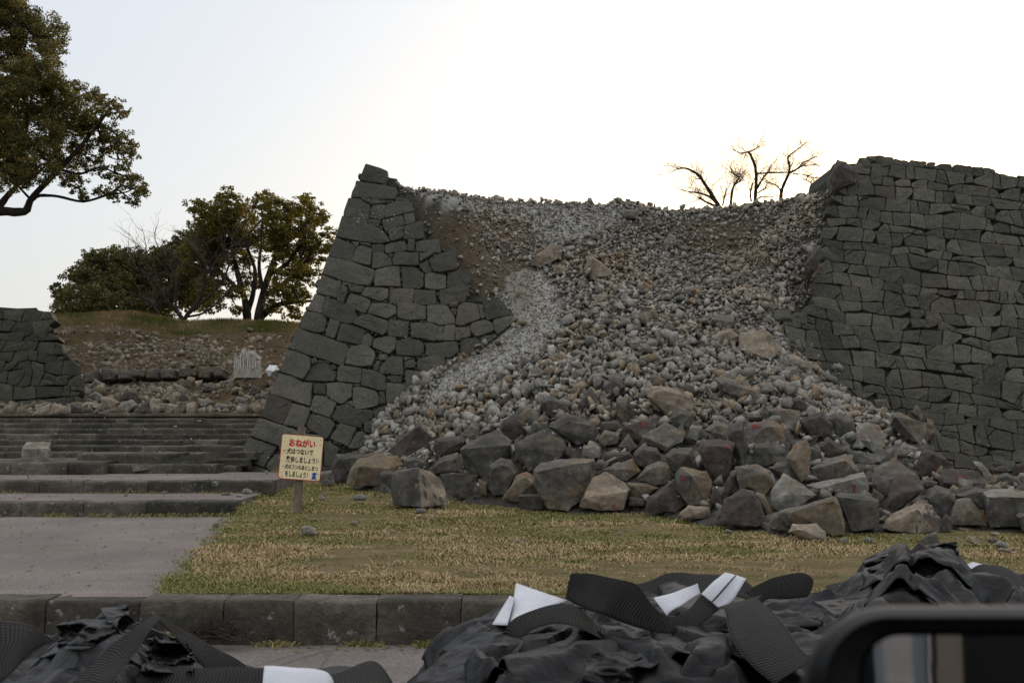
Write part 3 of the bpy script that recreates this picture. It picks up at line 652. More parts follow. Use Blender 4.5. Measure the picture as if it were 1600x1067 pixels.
for k in big:
    V, Fc = SH[g.integers(len(SH))]; V = (V @ rotm(g).T) * sz[k] * 1.12 + np.array([X[k], Y[k], Z[k] + sz[k] * .2]); c = g.integers(6)
    o = obj('rubble_stone', V, Fc, vis_m[c], base=True); e_ = np.ptp(V, axis=0); ratio = e_[2] / max(e_[0], 1e-4)
    form = 'long flat' if ratio < .62 else 'flattish' if ratio < .82 else 'chunky' if ratio < 1.05 else 'upright' if ratio < 1.3 else 'tall narrow'
    tag(o, f'{form} {nm[c]} rubble stone lying {zone(u[k], v[k])} {side(u[k])}', 'rubble stone', 'rubble stones of the fallen wall')
# gravel
N = 60000
X = g.uniform(-3.5, 6, N); Y = g.uniform(16, 28, N); Z = surf(X, Y); u, v = proj(np.c_[X, Y, Z])
k = (inpoly(u + g.normal(size=N) * 5, v + g.normal(size=N) * 4, G1) | inpoly(u + g.normal(size=N) * 5, v + g.normal(size=N) * 4, G2)) & (g.random(N) < .75) | ((g.random(N) < .12) & (u > 600) & (u < 1330) & ~inpoly(u, v, VL) & ~inpoly(u, v, VR))
X, Y, Z = X[k], Y[k], Z[k]; print('gravel', len(X))
tag(scatter(np.c_[X, Y, Z + .005], g.uniform(.012, .034, len(X)), GR, g, 'gravel', M['rubble']), kind='stuff')
# ------------------------------------------------------------------ ground sheets, lawn, path, steps, kerb
def sheet(name, pts, mat, **k): return tag(obj(name, pts, [list(range(len(pts)))], mat), kind='structure')
sheet('ground', [(-1500, -1500, -.03), (1500, -1500, -.03), (1500, 1500, -.03), (-1500, 1500, -.03)], M['bank'])
sheet('road', [(-60, -14, 0), (60, -14, 0), (60, 7.87, 0), (-60, 7.87, 0)], M['road'])
sheet('path', [(-30, 8.05, .30), (-2.2, 8.05, .30), (-2.4, 9, .30), (-2.6, 11, .30), (-3.0, 12.5, .30), (-3.2, 14.45, .30), (-30, 14.45, .30)], M['path'])
EDGE = [(250, 926, .31), (262, 905, .31), (310, 862, .33), (352, 815, .38), (383, 790, .43), (415, 762, .46)]
edge = [PZ(x, y, z) for x, y, z in EDGE]; ex = [e[0] for e in edge]; ey = [e[1] for e in edge]
lx = np.arange(-4.9, 24, .16); ly = np.r_[np.arange(8.02, 21.5, .14)]
LX, LY = np.meshgrid(lx, ly)
left = np.interp(LY, [7] + ey + [18, 20], [ex[0]] + ex + [ex[-1] - .05, -4.6])
wv = np.array([mn.noise(Vector((0, y * 2.2, 3))) for y in LY[:, 0]])[:, None] * .16
left = left + wv
LXc = np.maximum(LX, left)
LZ = lawnz(LY) + .0 + np.array([mn.fractal(Vector((x * .5, y * .5, 9)), 1, 2, 3) for x, y in zip(LX.ravel(), LY.ravel())]).reshape(LX.shape) * .035
LZ = np.where(LX <= left + .05, np.where(LY < 14.4, .306, np.minimum(LZ, .42)), np.where(LX < left + .35, np.maximum(LZ - .02, .306), LZ))
LZ = np.where(LY < 8.15, np.minimum(LZ, .301), LZ)
i = np.arange(LX.size).reshape(LX.shape)
lawn = obj('lawn', np.c_[LXc.ravel(), LY.ravel(), LZ.ravel()], np.c_[i[:-1, :-1].ravel(), i[:-1, 1:].ravel(), i[1:, 1:].ravel(), i[1:, :-1].ravel()], M['lawn'], smooth=True); tag(lawn, kind='structure')
# blades of grass
def blades(N, gen, hmin, hmax, xr, yr, name, wide=.0027, front=False):
    Y = yr[0] + (yr[1] - yr[0]) * gen.random(N) ** 1.5; X = gen.uniform(-1, 1, N) * 0
    uL = 230 if not front else 0
    px = np.where(gen.random(N) < .85, gen.uniform(200, 1660, N), gen.uniform(1660, 2150, N)); X = (px - 800) / F * Y
    le = np.interp(Y, [7] + ey + [18, 20], [ex[0]] + ex + [ex[-1] - .05, -4.6]) + np.array([mn.noise(Vector((0, y * 2.2, 3))) for y in Y]) * .16
    patch = np.array([mn.fractal(Vector((x * .55 + 4, y * 1.5, 2)), 1, 2, 4) for x, y in zip(X, Y)])
    clump = np.array([mn.noise(Vector((x * 3.1, y * 3.1, 6))) for x, y in zip(X, Y)])
    surfz = surf(X, np.maximum(Y, 11)); ok = (X > le + gen.normal(size=N) * .05 - .02) & ((surfz < lawnz(Y) + .04) | (Y < 11.2)) & (clump * 1.0 + patch * .25 + gen.random(N) * .9 > -.30)
    X, Y, patch, clump = X[ok], Y[ok], patch[ok], clump[ok]; N = len(X)
    u, v = proj(np.c_[X, Y, lawnz(Y)])
    straw = np.exp(-((v - 878) / 38.) ** 2) * 1.0 * (u > 300) + .45 * np.exp(-((v - 780) / 14.) ** 2) * (u > 500) - .25 * (v < 850) - .35 * np.exp(-((v - 925) / 10.) ** 2) - .3 * np.exp(-((u - 330) / 60.) ** 2) - .3 * (u > 1100)
    dry = np.clip((patch * 1.6 + straw * .8 - .02) * 1.7 + gen.normal(size=N) * .38, 0, 1)
    h = gen.uniform(hmin, hmax, N) * (1 + clump * 1.1) * (1 + .45 * dry) * (1 + 1.2 * (gen.random(N) < .02)); th = gen.uniform(0, 6.283, N); lean = gen.uniform(.3, 2.2, N)
    wd = wide * gen.uniform(.7, 1.6, N) * np.interp(Y, [8, 18], [1, 2.1])
    Z = lawnz(Y) + .0
    dx, dy = np.cos(th), np.sin(th); sx, sy = -dy, dx
    base = np.c_[X, Y, Z]; S_ = np.c_[sx, sy, np.zeros(N)] * wd[:, None]; Dv = np.c_[dx * lean * h, dy * lean * h, h]
    V = np.stack([base - S_, base + S_, base + Dv * [.45, .45, .65] + S_ * .8, base + Dv * [.45, .45, .65] - S_ * .8, base + Dv], 1).reshape(-1, 3)
    b = np.arange(N)[:, None] * 5
    T_ = np.concatenate([b + [0, 1, 2], b + [0, 2, 3], b + [3, 2, 4]])
    o = obj(name, V, T_, M['blade']); a = o.data.attributes.new('dry', 'FLOAT', 'POINT'); a.data.foreach_set('value', np.repeat(dry, 5).astype(np.float32)); return tag(o, kind='stuff')
blades(370000, np.random.default_rng(1), .006, .019, None, (8.12, 18.5), 'grass')

# stone kerb between the road and the lawn: blocks with open joints
def block_row(mb, x0, x1, y0, y1, z0, z1, w, rnd, joints=None, gap=.004, rough=.02, face_only=False):
    xs = [x0]
    while xs[-1] < x1 - w * .6: xs.append(xs[-1] + w * rnd.uniform(.75, 1.3))
    xs[-1] = x1
    if joints: xs = joints
    for a, b in zip(xs, xs[1:]):
        nxs = max(2, int((b - a) / .08)); nzs = 4; dy = rnd.uniform(-.012, .012); dz = rnd.uniform(-.008, .008)
        V = []; pr = []
        # front face and top as one bent grid, rounded at the arris
        prof = [(y0, z0), (y0, z0 + (z1 - z0) * .35), (y0, z0 + (z1 - z0) * .7), (y0 + .002, z1 - .022), (y0 + .018, z1 - .002), (y0 + .07, z1), ((y0 + y1) / 2, z1), (y1, z1), (y1, z0)]
        for j in range(nxs + 1):
            x = a + gap + (b - a - 2 * gap) * j / nxs; edge_ = 0.007 if j in (0, nxs) else 0
            for k, (yy, zz) in enumerate(prof):
                nn = mn.noise(Vector((x * 5, zz * 6 + yy * 3, y0))) * rough
                V.append((x + (rnd.uniform(-.004, .004)), yy + dy + nn + (edge_ if k < 5 else 0), zz + (dz + nn * .4 - edge_ * .5 if 2 < k < 8 else 0)))
        m = len(prof); Fc = [[j * m + k, (j + 1) * m + k, (j + 1) * m + k + 1, j * m + k + 1] for j in range(nxs) for k in range(m - 1)]
        Fc.append([k for k in range(m)]); Fc.append([nxs * m + k for k in range(m)][::-1]); mb.add(V, Fc)
kr = random.Random(4)
jx = [PZ(p, 935, .3)[0] for p in (82, 226, 356, 465, 592, 722)]; jl = [jx[0]]
while jl[0] > -26: jl.insert(0, jl[0] - kr.uniform(.45, .75))
while jx[-1] < 26: jx.append(jx[-1] + kr.uniform(.45, .75))
kb = MB(); block_row(kb, 0, 0, 7.84, 8.12, -.05, .305, 1, kr, joints=jl[:-1] + jx)
kerb = kb.build('kerb_wall', M['step'], None, sharp=50); tag(kerb, 'low mossy kerb of long stone blocks between the road and the lawn', 'kerb')
# steps
st = empty('stone_staircase', (-9, 14.4, .3), label='wide flight of worn dark stone steps climbing past the left wall', cat='stairs')
def tread(name, x0, x1, y0, y1, z0, z1, w, mat='step', slab=None):
    m = MB(); block_row(m, x0, x1, y0, y0 + .32, z0, z1, w, kr); o = m.build(name, M[mat], st, sharp=50)
    if slab:
        s = MB(); s.box((x0, y0 + .30, z0 - .05), (x1 - .04, y1 + .1, z1 - .006)); s.build('landing', M[slab], st)
    return o
tread('step', -26, -3.6, 14.4, 16.15, .28, .49, .95, slab='path')
tread('step', -26, -3.5, 16.15, 18.7, .47, .66, .75, slab='path')
for k in range(1, 11):
    y = 18.8 + .5 * (k - 1); z = .66 + .1 * k
    o = tread('step', -26 + kr.uniform(0, .6), -4.75 + .05 * k, y, y, z - .13, z, .8, 'step')
    m = MB(); m.box((-26, y + .28, z - .2), (-4.78 + .05 * k, y + .56, z - .012)); m.build('tread', M['step'], st)
m = MB(); block_row(m, -26, -6.68, 17.95, 18.3, .64, .86, .8, kr); m.box((-26, 18.2, .6), (-6.7, 19.3, .855)); m.build('landing', M['step'], st, sharp=50)
m = MB(); block_row(m, -6.68, -4.9, 18.3, 18.6, .64, .80, .5, kr); m.box((-6.6, 18.5, .6), (-4.9, 18.9, .79)); m.build('kerb_stone', M['step'], st, sharp=50)
m = MB(); block_row(m, -7.4, -5.7, 18.75, 19.2, .8, .98, .8, kr); m.box((-7.4, 19., .7), (-5.7, 19.5, .972)); m.build('landing', M['step'], st, sharp=50)
m = MB(); V = [P(205, 727, 18.2), P(348, 703, 19.0), P(348, 716, 18.95), P(208, 737, 18.15)]
V2 = [v + np.array([0, .3, 0]) for v in V]; m.add(V + V2, [[0, 1, 2, 3], [7, 6, 5, 4], [0, 4, 5, 1], [3, 2, 6, 7], [1, 5, 6, 2], [0, 3, 7, 4]]).build('sloping_kerb', M['step'], st)
# moss and weeds along the foot of kerb and steps (one uncountable growth)
def weeds(N, gen, spots, name):
    vs, fs, dr, c = [], [], [], 0
    for (x0, x1, y, z, h, dense, dry) in spots:
        n = int(dense * abs(x1 - x0)); X = gen.uniform(x0, x1, n)
        for x in X:
            cl = mn.noise(Vector((x * 2.7, y, z)))
            if cl < -.15: continue
            hh = h * (1 + cl) * gen.uniform(.4, 1.2); th = gen.uniform(0, 6.283); yy = y - abs(gen.normal()) * .035; w_ = .006
            dx, dy = math.cos(th) * hh * .8, math.sin(th) * hh * .8
            vs += [(x - w_, yy, z), (x + w_, yy, z), (x + dx * .6, yy + dy * .6, z + hh * .7), (x + dx, yy + dy, z + hh * .75)]
            fs.append((c, c + 1, c + 2)); fs.append((c + 1, c + 3, c + 2)); c += 4; dr += [dry * gen.random() * 1.3] * 4
    o = obj(name, vs, np.array(fs), M['blade']); a = o.data.attributes.new('dry', 'FLOAT', 'POINT'); a.data.foreach_set('value', np.clip(np.array(dr), 0, 1).astype(np.float32)); tag(o, kind='stuff')
wg = np.random.default_rng(9)
weeds(0, wg, [(-9, 4, 7.83, 0, .045, 330, .35), (-9, -3.6, 14.39, .30, .06, 150, .3), (-9, -3.6, 16.14, .49, .03, 100, .3), (-5, -3.4, 18.7, .66, .05, 120, .2), (-2.6, -1.9, 7.8, 0, .10, 300, 1.0), (-.7, -.3, 7.8, 0, .08, 260, .1)], 'weeds')
dead = MB(); dr_ = random.Random(2)
for k in range(150):
    p = np.array([PZ(355, 990, .02)[0] + dr_.gauss(0, .10), 7.72, .05 + abs(dr_.gauss(0, .05))]); a = dr_.gauss(0, 1.2); q = p + np.array([math.sin(a) * .18, -.08, abs(math.cos(a)) * .16 - .02])
    mid = (p + q) / 2 + np.array([dr_.gauss(0, .02), -.02, dr_.gauss(.01, .02)]); dead.tube([p, mid, q], [.004, .003, .0015], 4)
tag(dead.build('dead_weed', M['root'] if 0 else M['twig']), 'tangle of dried brown weed stems at the foot of the kerb', 'dead plant')

M['bankrub'] = rock('bank_stone', [(.10, .083, .058), (.165, .14, .10), (.25, .22, .17)], 3, .5, .35, 0, 18, stain=(.10, .065, .03))
# ------------------------------------------------------------------ far bank behind the steps
BY = np.arange(23.2, 75, .28); BX = np.arange(-34, -3.0, .28); bx, by = np.meshgrid(BX, BY)
bz = np.interp(by, [23.2, 26, 28.5, 30, 30.4, 33, 35.4, 36.6, 38, 75], [1.6, 1.85, 2.3, 2.5, 2.75, 3.55, 4.25, 4.72, 4.8, 5.0])
bz += np.array([mn.fractal(Vector((x * .35, y * .35, 4)), 1, 2, 4) for x, y in zip(bx.ravel(), by.ravel())]).reshape(bx.shape) * .14 * (by > 24)
bz += np.interp(bx, [-13, -11.3], [.25, 0]) * (by > 34)
cap = c0[2] + (bx - c0[0] + .3) / (c1[0] - c0[0]) * (c1[2] - c0[2]) ; 
i = np.arange(bx.size).reshape(bx.shape)
bank = obj('bank', np.c_[bx.ravel(), by.ravel(), bz.ravel()], np.c_[i[:-1, :-1].ravel(), i[:-1, 1:].ravel(), i[1:, 1:].ravel(), i[1:, :-1].ravel()], M['bank'], smooth=True); tag(bank, kind='structure')
a = bank.data.attributes.new('grassy', 'FLOAT', 'POINT'); gv = np.clip((by.ravel() - 35.1) * 1.2, 0, 1); a.data.foreach_set('value', gv.astype(np.float32))
def bankz(X, Y):
    ii = np.clip((X - BX[0]) / .28, 0, len(BX) - 1.01).astype(int); jj = np.clip((Y - BY[0]) / .28, 0, len(BY) - 1.01).astype(int); return bz[jj, ii]
N = 9000; X = g.uniform(-17, -5, N); Y = g.uniform(24, 35.6, N); k = (g.random(N) < np.where(Y > 30.3, .95, .5) * np.where(X > -7.6, .45, 1)) & ((Y < 30.3) | (g.random(N) < np.interp(Y, [33.5, 35.5], [1, .1]))); X, Y = X[k], Y[k]; Z = bankz(X, Y)
tag(scatter(np.c_[X, Y, Z + .02], np.clip(g.lognormal(-2.75, .4, len(X)), .03, .14), SH, g, 'bank_rubble', M['bankrub']), kind='stuff')
N = 190; X = g.uniform(-16, -5.2, N); Y = g.uniform(23.6, 29, N); Z = bankz(X, Y)
tag(scatter(np.c_[X, Y, Z + .05], np.clip(g.lognormal(-1.9, .35, len(X)), .09, .26), SH, g, 'bank_fallen_rock', M['bankrub']), kind='stuff')
# grass on the crest
vs, fs, c, dr = [], [], 0, []
for _ in range(22000):
    x = wg.uniform(-16, -5.5); y = wg.uniform(35.4, 37.6); z = float(bankz(np.array(x), np.array(y))); h = wg.uniform(.05, .16); th = wg.uniform(0, 6.28); w_ = .012
    vs += [(x - w_, y, z - .02), (x + w_, y, z - .02), (x + math.cos(th) * h * .6, y - abs(math.sin(th)) * h, z + h)]; fs.append((c, c + 1, c + 2)); c += 3; dr += [.5 + mn.noise(Vector((x * .8, y * 2, 1))) * 1.6] * 3
o = obj('bank_grass', vs, np.array(fs), M['blade']); a = o.data.attributes.new('dry', 'FLOAT', 'POINT'); a.data.foreach_set('value', np.clip(np.array(dr), 0, 1).astype(np.float32)); tag(o, kind='stuff')
# broken old wall at the far left
BW = [(-60,477),(0,475),(30,477),(62,476),(68,485),(84,486),(92,520),(100,555),(113,562),(126,575),(126,640),(120,652),(-60,652),(-500,660),(-500,478)]
def onplane(px, py, D0, s=.22):
    r = ray(px, py); t = (D0 + s * (CZ - 1.7)) / (r[1] - s * r[2]); return np.array([0, 0, CZ]) + r * t
bo = [(q[0], q[2]) for q in (onplane(x, y, 25.6) for x, y in BW)]; br = random.Random(44)
bc = courses(-19, -9.6, 1.4, 4.5, .40, .30, 0, br); bc = [q for q in (clip_convexish(p, bo) for p in bc) if q and poly_area(q) > .008]
ow = empty('old_stone_wall', (-14, 25.7, 1.6), label='dark weathered stone wall with a broken end at the far left above the steps', cat='wall')
m = [MB()]; pf = lambda x, z: np.array([x, 25.6 + .22 * (z - 1.7), z]); stones(m, bc, pf, frame_lean(.22), rnd=br, gap=.002, bulge=.014); m[0].build('face_masonry', M['wall_old'], ow, sharp=40)
n_ = len(bo); V = [pf(x + (-14 - x) * .05, z) + np.array([0, .15, -.06]) for x, z in bo]; V += [v + np.array([-.25, .45, -.1]) for v in V]
obj('core', V, [list(range(n_)), list(range(2 * n_ - 1, n_ - 1, -1))] + [[i, (i + 1) % n_, n_ + (i + 1) % n_, n_ + i] for i in range(n_)], M['core'], ow)
# low remaining course at the foot of the far slope
low = [[(130,583),(152,576),(157,598),(130,600)],[(158,575),(178,575),(182,584),(180,594),(160,598)],[(183,578),(200,576),(203,592),(184,595)],[(206,577),(226,577),(227,590),(206,590)],[(228,578),(248,575),(249,593),(228,593)],[(250,577),(276,577),(275,592),(251,593)],[(278,575),(297,572),(300,590),(279,591)],[(301,576),(308,575),(309,588),(301,589)],[(310,573),(325,572),(331,580),(328,593),(309,592)],[(332,575),(342,570),(353,577),(350,590),(334,591)],
       [(140,602),(170,600),(172,612),(142,614)],[(178,600),(212,597),(212,608),(180,610)],[(214,596),(250,596),(250,606),(216,607)],[(252,596),(290,595),(290,604),(253,605)]]
lwl = empty('low_stone_wall', (-9.5, 30, 2.4), label='low surviving course of dark wall stones at the foot of the far rubble bank', cat='wall')
m = [MB()]; pl = [[(q[0], q[2]) for q in (onplane(x, y, 29.8, .15) for x, y in p)] for p in low]
stones(m, pl, lambda x, z: np.array([x, 29.8 + .15 * (z - 1.7), z]), frame_lean(.15), rnd=br, gap=.012, depth=.5, bulge=.07); m[0].build('masonry', M['gr'], lwl, sharp=40)

# fallen leaves on the path, the landings and against the kerb
lfg = np.random.default_rng(15); vs, fs, c = [], [], 0
for _ in range(420):
    q = lfg.random()
    if q < .3: x, y, z = lfg.uniform(-7, -2.8), lfg.uniform(8.2, 14.3), .302
    elif q < .45: x, y, z = lfg.uniform(-9, -3.7), lfg.uniform(14.5, 16.1), .495
    elif q < .6: x, y, z = lfg.uniform(-9, -3.7), lfg.uniform(16.3, 18.5), .665
    elif q < .8: x, y, z = lfg.uniform(-4, 1), 7.8 - abs(lfg.normal()) * .15, .004
    else: x, y, z = lfg.uniform(-2, 6), lfg.uniform(8.4, 14), 0; z = lawnz(y) + .02
    if .6 < q < .8 or q >= .8 or x < np.interp(y, ey, ex): pass
    a = lfg.uniform(0, 6.28); s_ = lfg.uniform(.012, .03); u_ = np.array([math.cos(a), math.sin(a), lfg.uniform(-.3, .3)]) * s_; w_ = np.array([-math.sin(a), math.cos(a), lfg.uniform(-.4, .4)]) * s_ * .5; p = np.array([x, y, z + .004])
    vs += [p - u_, p + w_ + [0, 0, .006], p + u_, p - w_ + [0, 0, .003]]; fs.append([c, c + 1, c + 2, c + 3]); c += 4
tag(obj('fallen_leaves', vs, fs, plain('dead_leaf', (.14, .085, .04), .8)), kind='stuff')
# ------------------------------------------------------------------ boulders, outlined one by one
OA, OB, OU, OL = (540, 540), (1060, 540), (800, 180), (0, 540)
def hitbank(px, py):
    r = ray(px, py); r = r / r[1]; D = np.arange(23.4, 36, .05); k = np.nonzero(CZ + r[2] * D <= bankz(r[0] * D, D))[0]
    return D[k[0]] if len(k) else 30.
def boulder(off, colour, pts, ridge=(), label='', col2=None, D=None, group=None, flat=False, name='boulder', marks=(), thick=.85, cat='boulder'):
    s = 2.963
    px = [(off[0] + x / s, off[1] + y / s) for x, y in pts]; rd = [(off[0] + x / s, off[1] + y / s) for x, y in ridge]
    xs = [p[0] for p in px]; ys = [p[1] for p in px]; w_, h_ = max(xs) - min(xs), max(ys) - min(ys)
    if D is None: D = hit(sum(xs) / len(xs), max(ys)) - .12
    t = thick * (w_ * .5 + h_ * .5) * D / F; cx, cy = sum(xs) / len(xs), sum(ys) / len(ys)
    V = []
    for x, y in px:
        f = (max(ys) - y) / max(h_, 1); V.append(P(x, y, D + t * (.08 + .42 * f)))
        V.append(P(x + (cx - x) * .22, y + (cy - y) * .16 + 1, D + t * (.75 + .25 * f)))
    if not ridge:
        top_ = [p for p in px if p[1] < cy]
        for x, y in (top_ or px): V.append(P(x + (cx - x) * .25, y + (cy - y) * .42, D + .02 * t))
        V.append(P(cx, cy + h_ * .15, D - .03 * t))
    for x, y in rd: V.append(P(x, y, D - .02 * t))
    bm = bmesh.new()
    for v in V: bm.verts.new(v)
    hh = bmesh.ops.convex_hull(bm, input=bm.verts)
    inn = [q for q in bm.verts if not q.link_faces]
    bmesh.ops.delete(bm, geom=inn, context='VERTS')
    bmesh.ops.dissolve_limit(bm, angle_limit=R(9), verts=bm.verts[:], edges=bm.edges[:])
    size = t + .2
    try: bmesh.ops.bevel(bm, geom=bm.edges[:], offset=.011 * size, offset_type='OFFSET', segments=2, profile=.6, affect='EDGES', clamp_overlap=True)
    except Exception: pass
    bmesh.ops.triangulate(bm, faces=bm.faces[:])
    for _ in range(3):
        L = [e for e in bm.edges if e.calc_length() > .085 * max(size, .35)]
        if L: bmesh.ops.subdivide_edges(bm, edges=L, cuts=1); bmesh.ops.triangulate(bm, faces=bm.faces[:])
    bm.normal_update(); sd = hash((round(px[0][0]), round(px[0][1]))) % 97
    for q in bm.verts:
        k = q.co * 3.2 + Vector((sd, 0, 0)); dd = mn.fractal(k, 1, 2, 4) * .034 * size + mn.noise(q.co * 14) * .012 * size + abs(mn.noise(q.co * 6 + Vector((3, sd, 0)))) * -.03 * size
        q.co += q.normal * dd
    bm.verts.index_update(); VV = [q.co[:] for q in bm.verts]; FF = [[q.index for q in f.verts] for f in bm.faces]
    o = obj(name, VV, FF, M[colour], base=True, sharp=22); bvh = BVHTree.FromPolygons([Vector(v) for v in VV], FF); bm.free()
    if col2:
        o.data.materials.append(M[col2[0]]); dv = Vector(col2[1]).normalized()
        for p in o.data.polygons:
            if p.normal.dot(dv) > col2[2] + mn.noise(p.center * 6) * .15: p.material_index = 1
    tag(o, label, cat, group)
    for mk in marks:
        mb = MB()
        for stroke in mk:
            pts3 = []
            for (x, y) in stroke:
                for dx in (0,):
                    X_, Y_ = off[0] + x / s, off[1] + y / s; r = Vector(ray(X_, Y_)).normalized(); h, nrm, *_ = bvh.ray_cast(Vector((0, 0, CZ)), r)
                    if h: pts3.append((h + nrm * .004, nrm))
            if len(pts3) < 2: continue
            w2 = .7 * D / F; V_ = []
            for j, (p, nn) in enumerate(pts3):
                tt = (pts3[min(j + 1, len(pts3) - 1)][0] - pts3[max(j - 1, 0)][0]).normalized(); sd_ = tt.cross(nn).normalized() * w2
                V_ += [p - sd_, p + sd_]
            mb.add(V_, [[2 * j, 2 * j + 1, 2 * j + 3, 2 * j + 2] for j in range(len(pts3) - 1)])
        if mb.v: q = mb.build('painted_mark', M['red'], o); 
    return o
def seg(a, b, n=4): return [(a[0] + (b[0] - a[0]) * i / n, a[1] + (b[1] - a[1]) * i / n) for i in range(n + 1)]
def scrib(x, y, w, h, k=4, sd=1):
    r = random.Random(sd); out = []
    for _ in range(k):
        a = (x + r.uniform(0, w), y + r.uniform(0, h * .4)); b = (x + r.uniform(0, w), y + r.uniform(h * .5, h)); out.append(seg(a, b))
    return [out]
A_, B_, U_, L_ = OA, OB, OU, OL
bl = boulder
EIGHT = [(812,672),(806,660),(812,650),(818,660),(812,672),(806,680),(812,688),(818,680),(812,672)]
bl(A_,'och',[(5,640),(10,580),(60,525),(150,497),(240,510),(268,545),(245,600),(150,655),(40,652)],[(70,560),(200,570)],'big ochre stained boulder with a red scrawl, leftmost of the row on the lawn',marks=scrib(150,580,22,25,4,1))
bl(A_,'dg',[(215,735),(218,600),(240,575),(330,560),(385,580),(450,620),(472,735),(400,755),(345,748)],[(352,750),(335,566)],'upright cut block standing alone on the lawn, grey face and tan broken side',('bt',(1,-.35,.1),.45),name='stone_block')
bl(A_,'dg',[(158,655),(160,590),(180,578),(240,580),(250,600),(235,660),(200,668)],(),'small dark stone wedged between the ochre boulder and the upright cut block')
bl(A_,'br',[(190,490),(250,430),(345,360),(410,430),(395,475),(340,525),(260,525)],[(255,520),(340,370)],'dark brown squared boulder tipped on its corner near the left wall')
bl(A_,'br',[(400,475),(415,430),(540,410),(560,440),(530,490),(430,515)],(),'flat dark boulder right of the tipped brown block')
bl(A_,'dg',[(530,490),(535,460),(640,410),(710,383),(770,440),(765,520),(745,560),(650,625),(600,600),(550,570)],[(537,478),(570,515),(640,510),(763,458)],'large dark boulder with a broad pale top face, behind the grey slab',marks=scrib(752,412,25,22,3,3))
bl(A_,'dg',[(775,450),(905,397),(1000,430),(1035,480),(1000,520),(900,545),(850,580),(790,510)],[(830,470)],'broad smooth grey boulder leaning beside the large pale topped one')
bl(A_,'dg',[(435,592),(612,593),(622,705),(590,712),(500,705),(470,680)],[(610,598)],'flat rectangular grey slab set on edge on the lawn')
bl(A_,'och',[(615,615),(655,632),(655,695),(620,690)],(),'small ochre stone at the right end of the grey slab',cat='stone',name='stone')
bl(A_,'dg',[(390,575),(440,520),(520,495),(550,585),(470,596),(420,592)],(),'dark sloping boulder behind the upright cut block')
bl(A_,'dg',[(262,560),(275,525),(320,512),(375,530),(385,565),(330,580),(300,575)],(),'small rounded grey boulder just behind the top of the upright cut block')
bl(A_,'dg',[(658,660),(665,550),(720,517),(770,530),(805,580),(745,690),(680,695)],(),'rounded dark green grey boulder between the slab and the tilted giant',)
bl(A_,'och',[(720,710),(790,600),(840,578),(885,620),(890,680),(800,725)],(),'ochre boulder with a red mark leaning left of the tilted giant',marks=scrib(800,590,45,12,3,4))
bl(A_,'dg',[(795,750),(800,690),(850,683),(915,690),(912,755),(850,762)],[(910,695),(803,697)],'small dark squared block in front of the tilted giant',name='stone_block')
bl(A_,'gr',[(860,640),(862,575),(910,545),(1000,522),(1150,520),(1158,600),(1140,650),(1110,710),(1030,768),(935,758),(915,690)],[(880,580),(935,602),(1154,532)],'huge tilted grey boulder with a flat pale top at the front of the pile')
bl(A_,'bt',[(1075,745),(1140,610),(1200,580),(1300,635),(1325,665),(1290,760),(1165,765)],[(1100,705),(1165,725),(1310,672)],'pale tan boulder against the right side of the tilted giant',marks=scrib(1230,725,18,30,3,5))
bl(A_,'gr',[(1180,575),(1330,520),(1368,580),(1300,630),(1240,610)],[(1290,570)],'grey and ochre wedge boulder above the pale tan one',('och',(1,-.2,0),.3))
bl(A_,'gr',[(1340,620),(1390,560),(1450,530),(1510,535),(1530,590),(1480,640),(1430,650)],(),'striped grey rounded boulder leaning behind the red marked brown one')
bl(A_,'och',[(1300,695),(1300,630),(1400,635),(1450,660),(1380,715)],(),'olive ochre stone lodged between the pale tan and brown boulders')
bl(A_,'dg',[(1310,740),(1310,700),(1390,705),(1385,742)],(),'low grey stone under the olive ochre one',cat='stone',name='stone')
bl(A_,'br',[(1385,760),(1390,700),(1440,665),(1530,610),(1590,640),(1600,720),(1530,770),(1440,778)],[(1440,700)],'ridged brown boulder with red streaks low at the centre front',marks=[[seg((1440,668),(1475,648)),seg((1550,600),(1570,615))]])
bl(A_,'dg',[(900,290),(905,250),(950,225),(1010,260),(1030,300),(960,338)],(),'dark blunt boulder at the rubble edge above the broad smooth one')
bl(A_,'br',[(715,400),(730,345),(790,310),(835,360),(840,420),(770,440)],(),'brown boulder tucked behind the large pale topped one')
bl(A_,'dg',[(935,375),(1020,310),(1150,350),(1180,400),(1160,440),(1070,462),(990,410)],(),'long dark boulder lying across above the broad smooth one')
bl(A_,'br',[(1075,275),(1130,190),(1165,240),(1190,295),(1110,295)],(),'pointed brown boulder sticking up from the rubble edge')
bl(A_,'br',[(1190,195),(1240,140),(1300,190),(1220,245)],(),'small dark brown boulder highest of the dark ones in the rubble')
bl(A_,'gr',[(1245,300),(1250,240),(1310,232),(1345,320),(1290,355)],(),'upright grey tan boulder left of the large tan one',('br',(1,-.3,0),.5))
bl(A_,'lg',[(1270,400),(1320,340),(1440,330),(1445,365),(1370,445),(1290,440)],[(1290,370),(1380,420)],'boulder with a pale top face carrying a red mark',('br',(-.5,-1,-.1),.3),marks=scrib(1368,345,25,35,4,6))
bl(A_,'gr',[(1370,420),(1480,352),(1580,400),(1560,445),(1480,490),(1400,455)],[(1400,430),(1490,470)],'grey boulder speckled with pale lichen below the large tan one')
bl(A_,'bt',[(1390,235),(1410,190),(1460,177),(1560,205),(1610,250),(1605,310),(1500,335),(1430,275)],(),'largest tan boulder, half buried at the lower edge of the rubble')
bl(A_,'och',[(800,330),(850,270),(895,320),(895,355),(820,355)],(),'small ochre brown boulder under the rubble edge')
bl(A_,'dg',[(1330,500),(1370,455),(1440,470),(1470,520),(1420,575),(1340,555)],(),'rounded dark boulder under the lichen speckled one')
bl(A_,'dg',[(1475,510),(1520,470),(1600,480),(1610,560),(1560,605),(1500,570)],(),'greenish grey boulder at the centre of the pile')
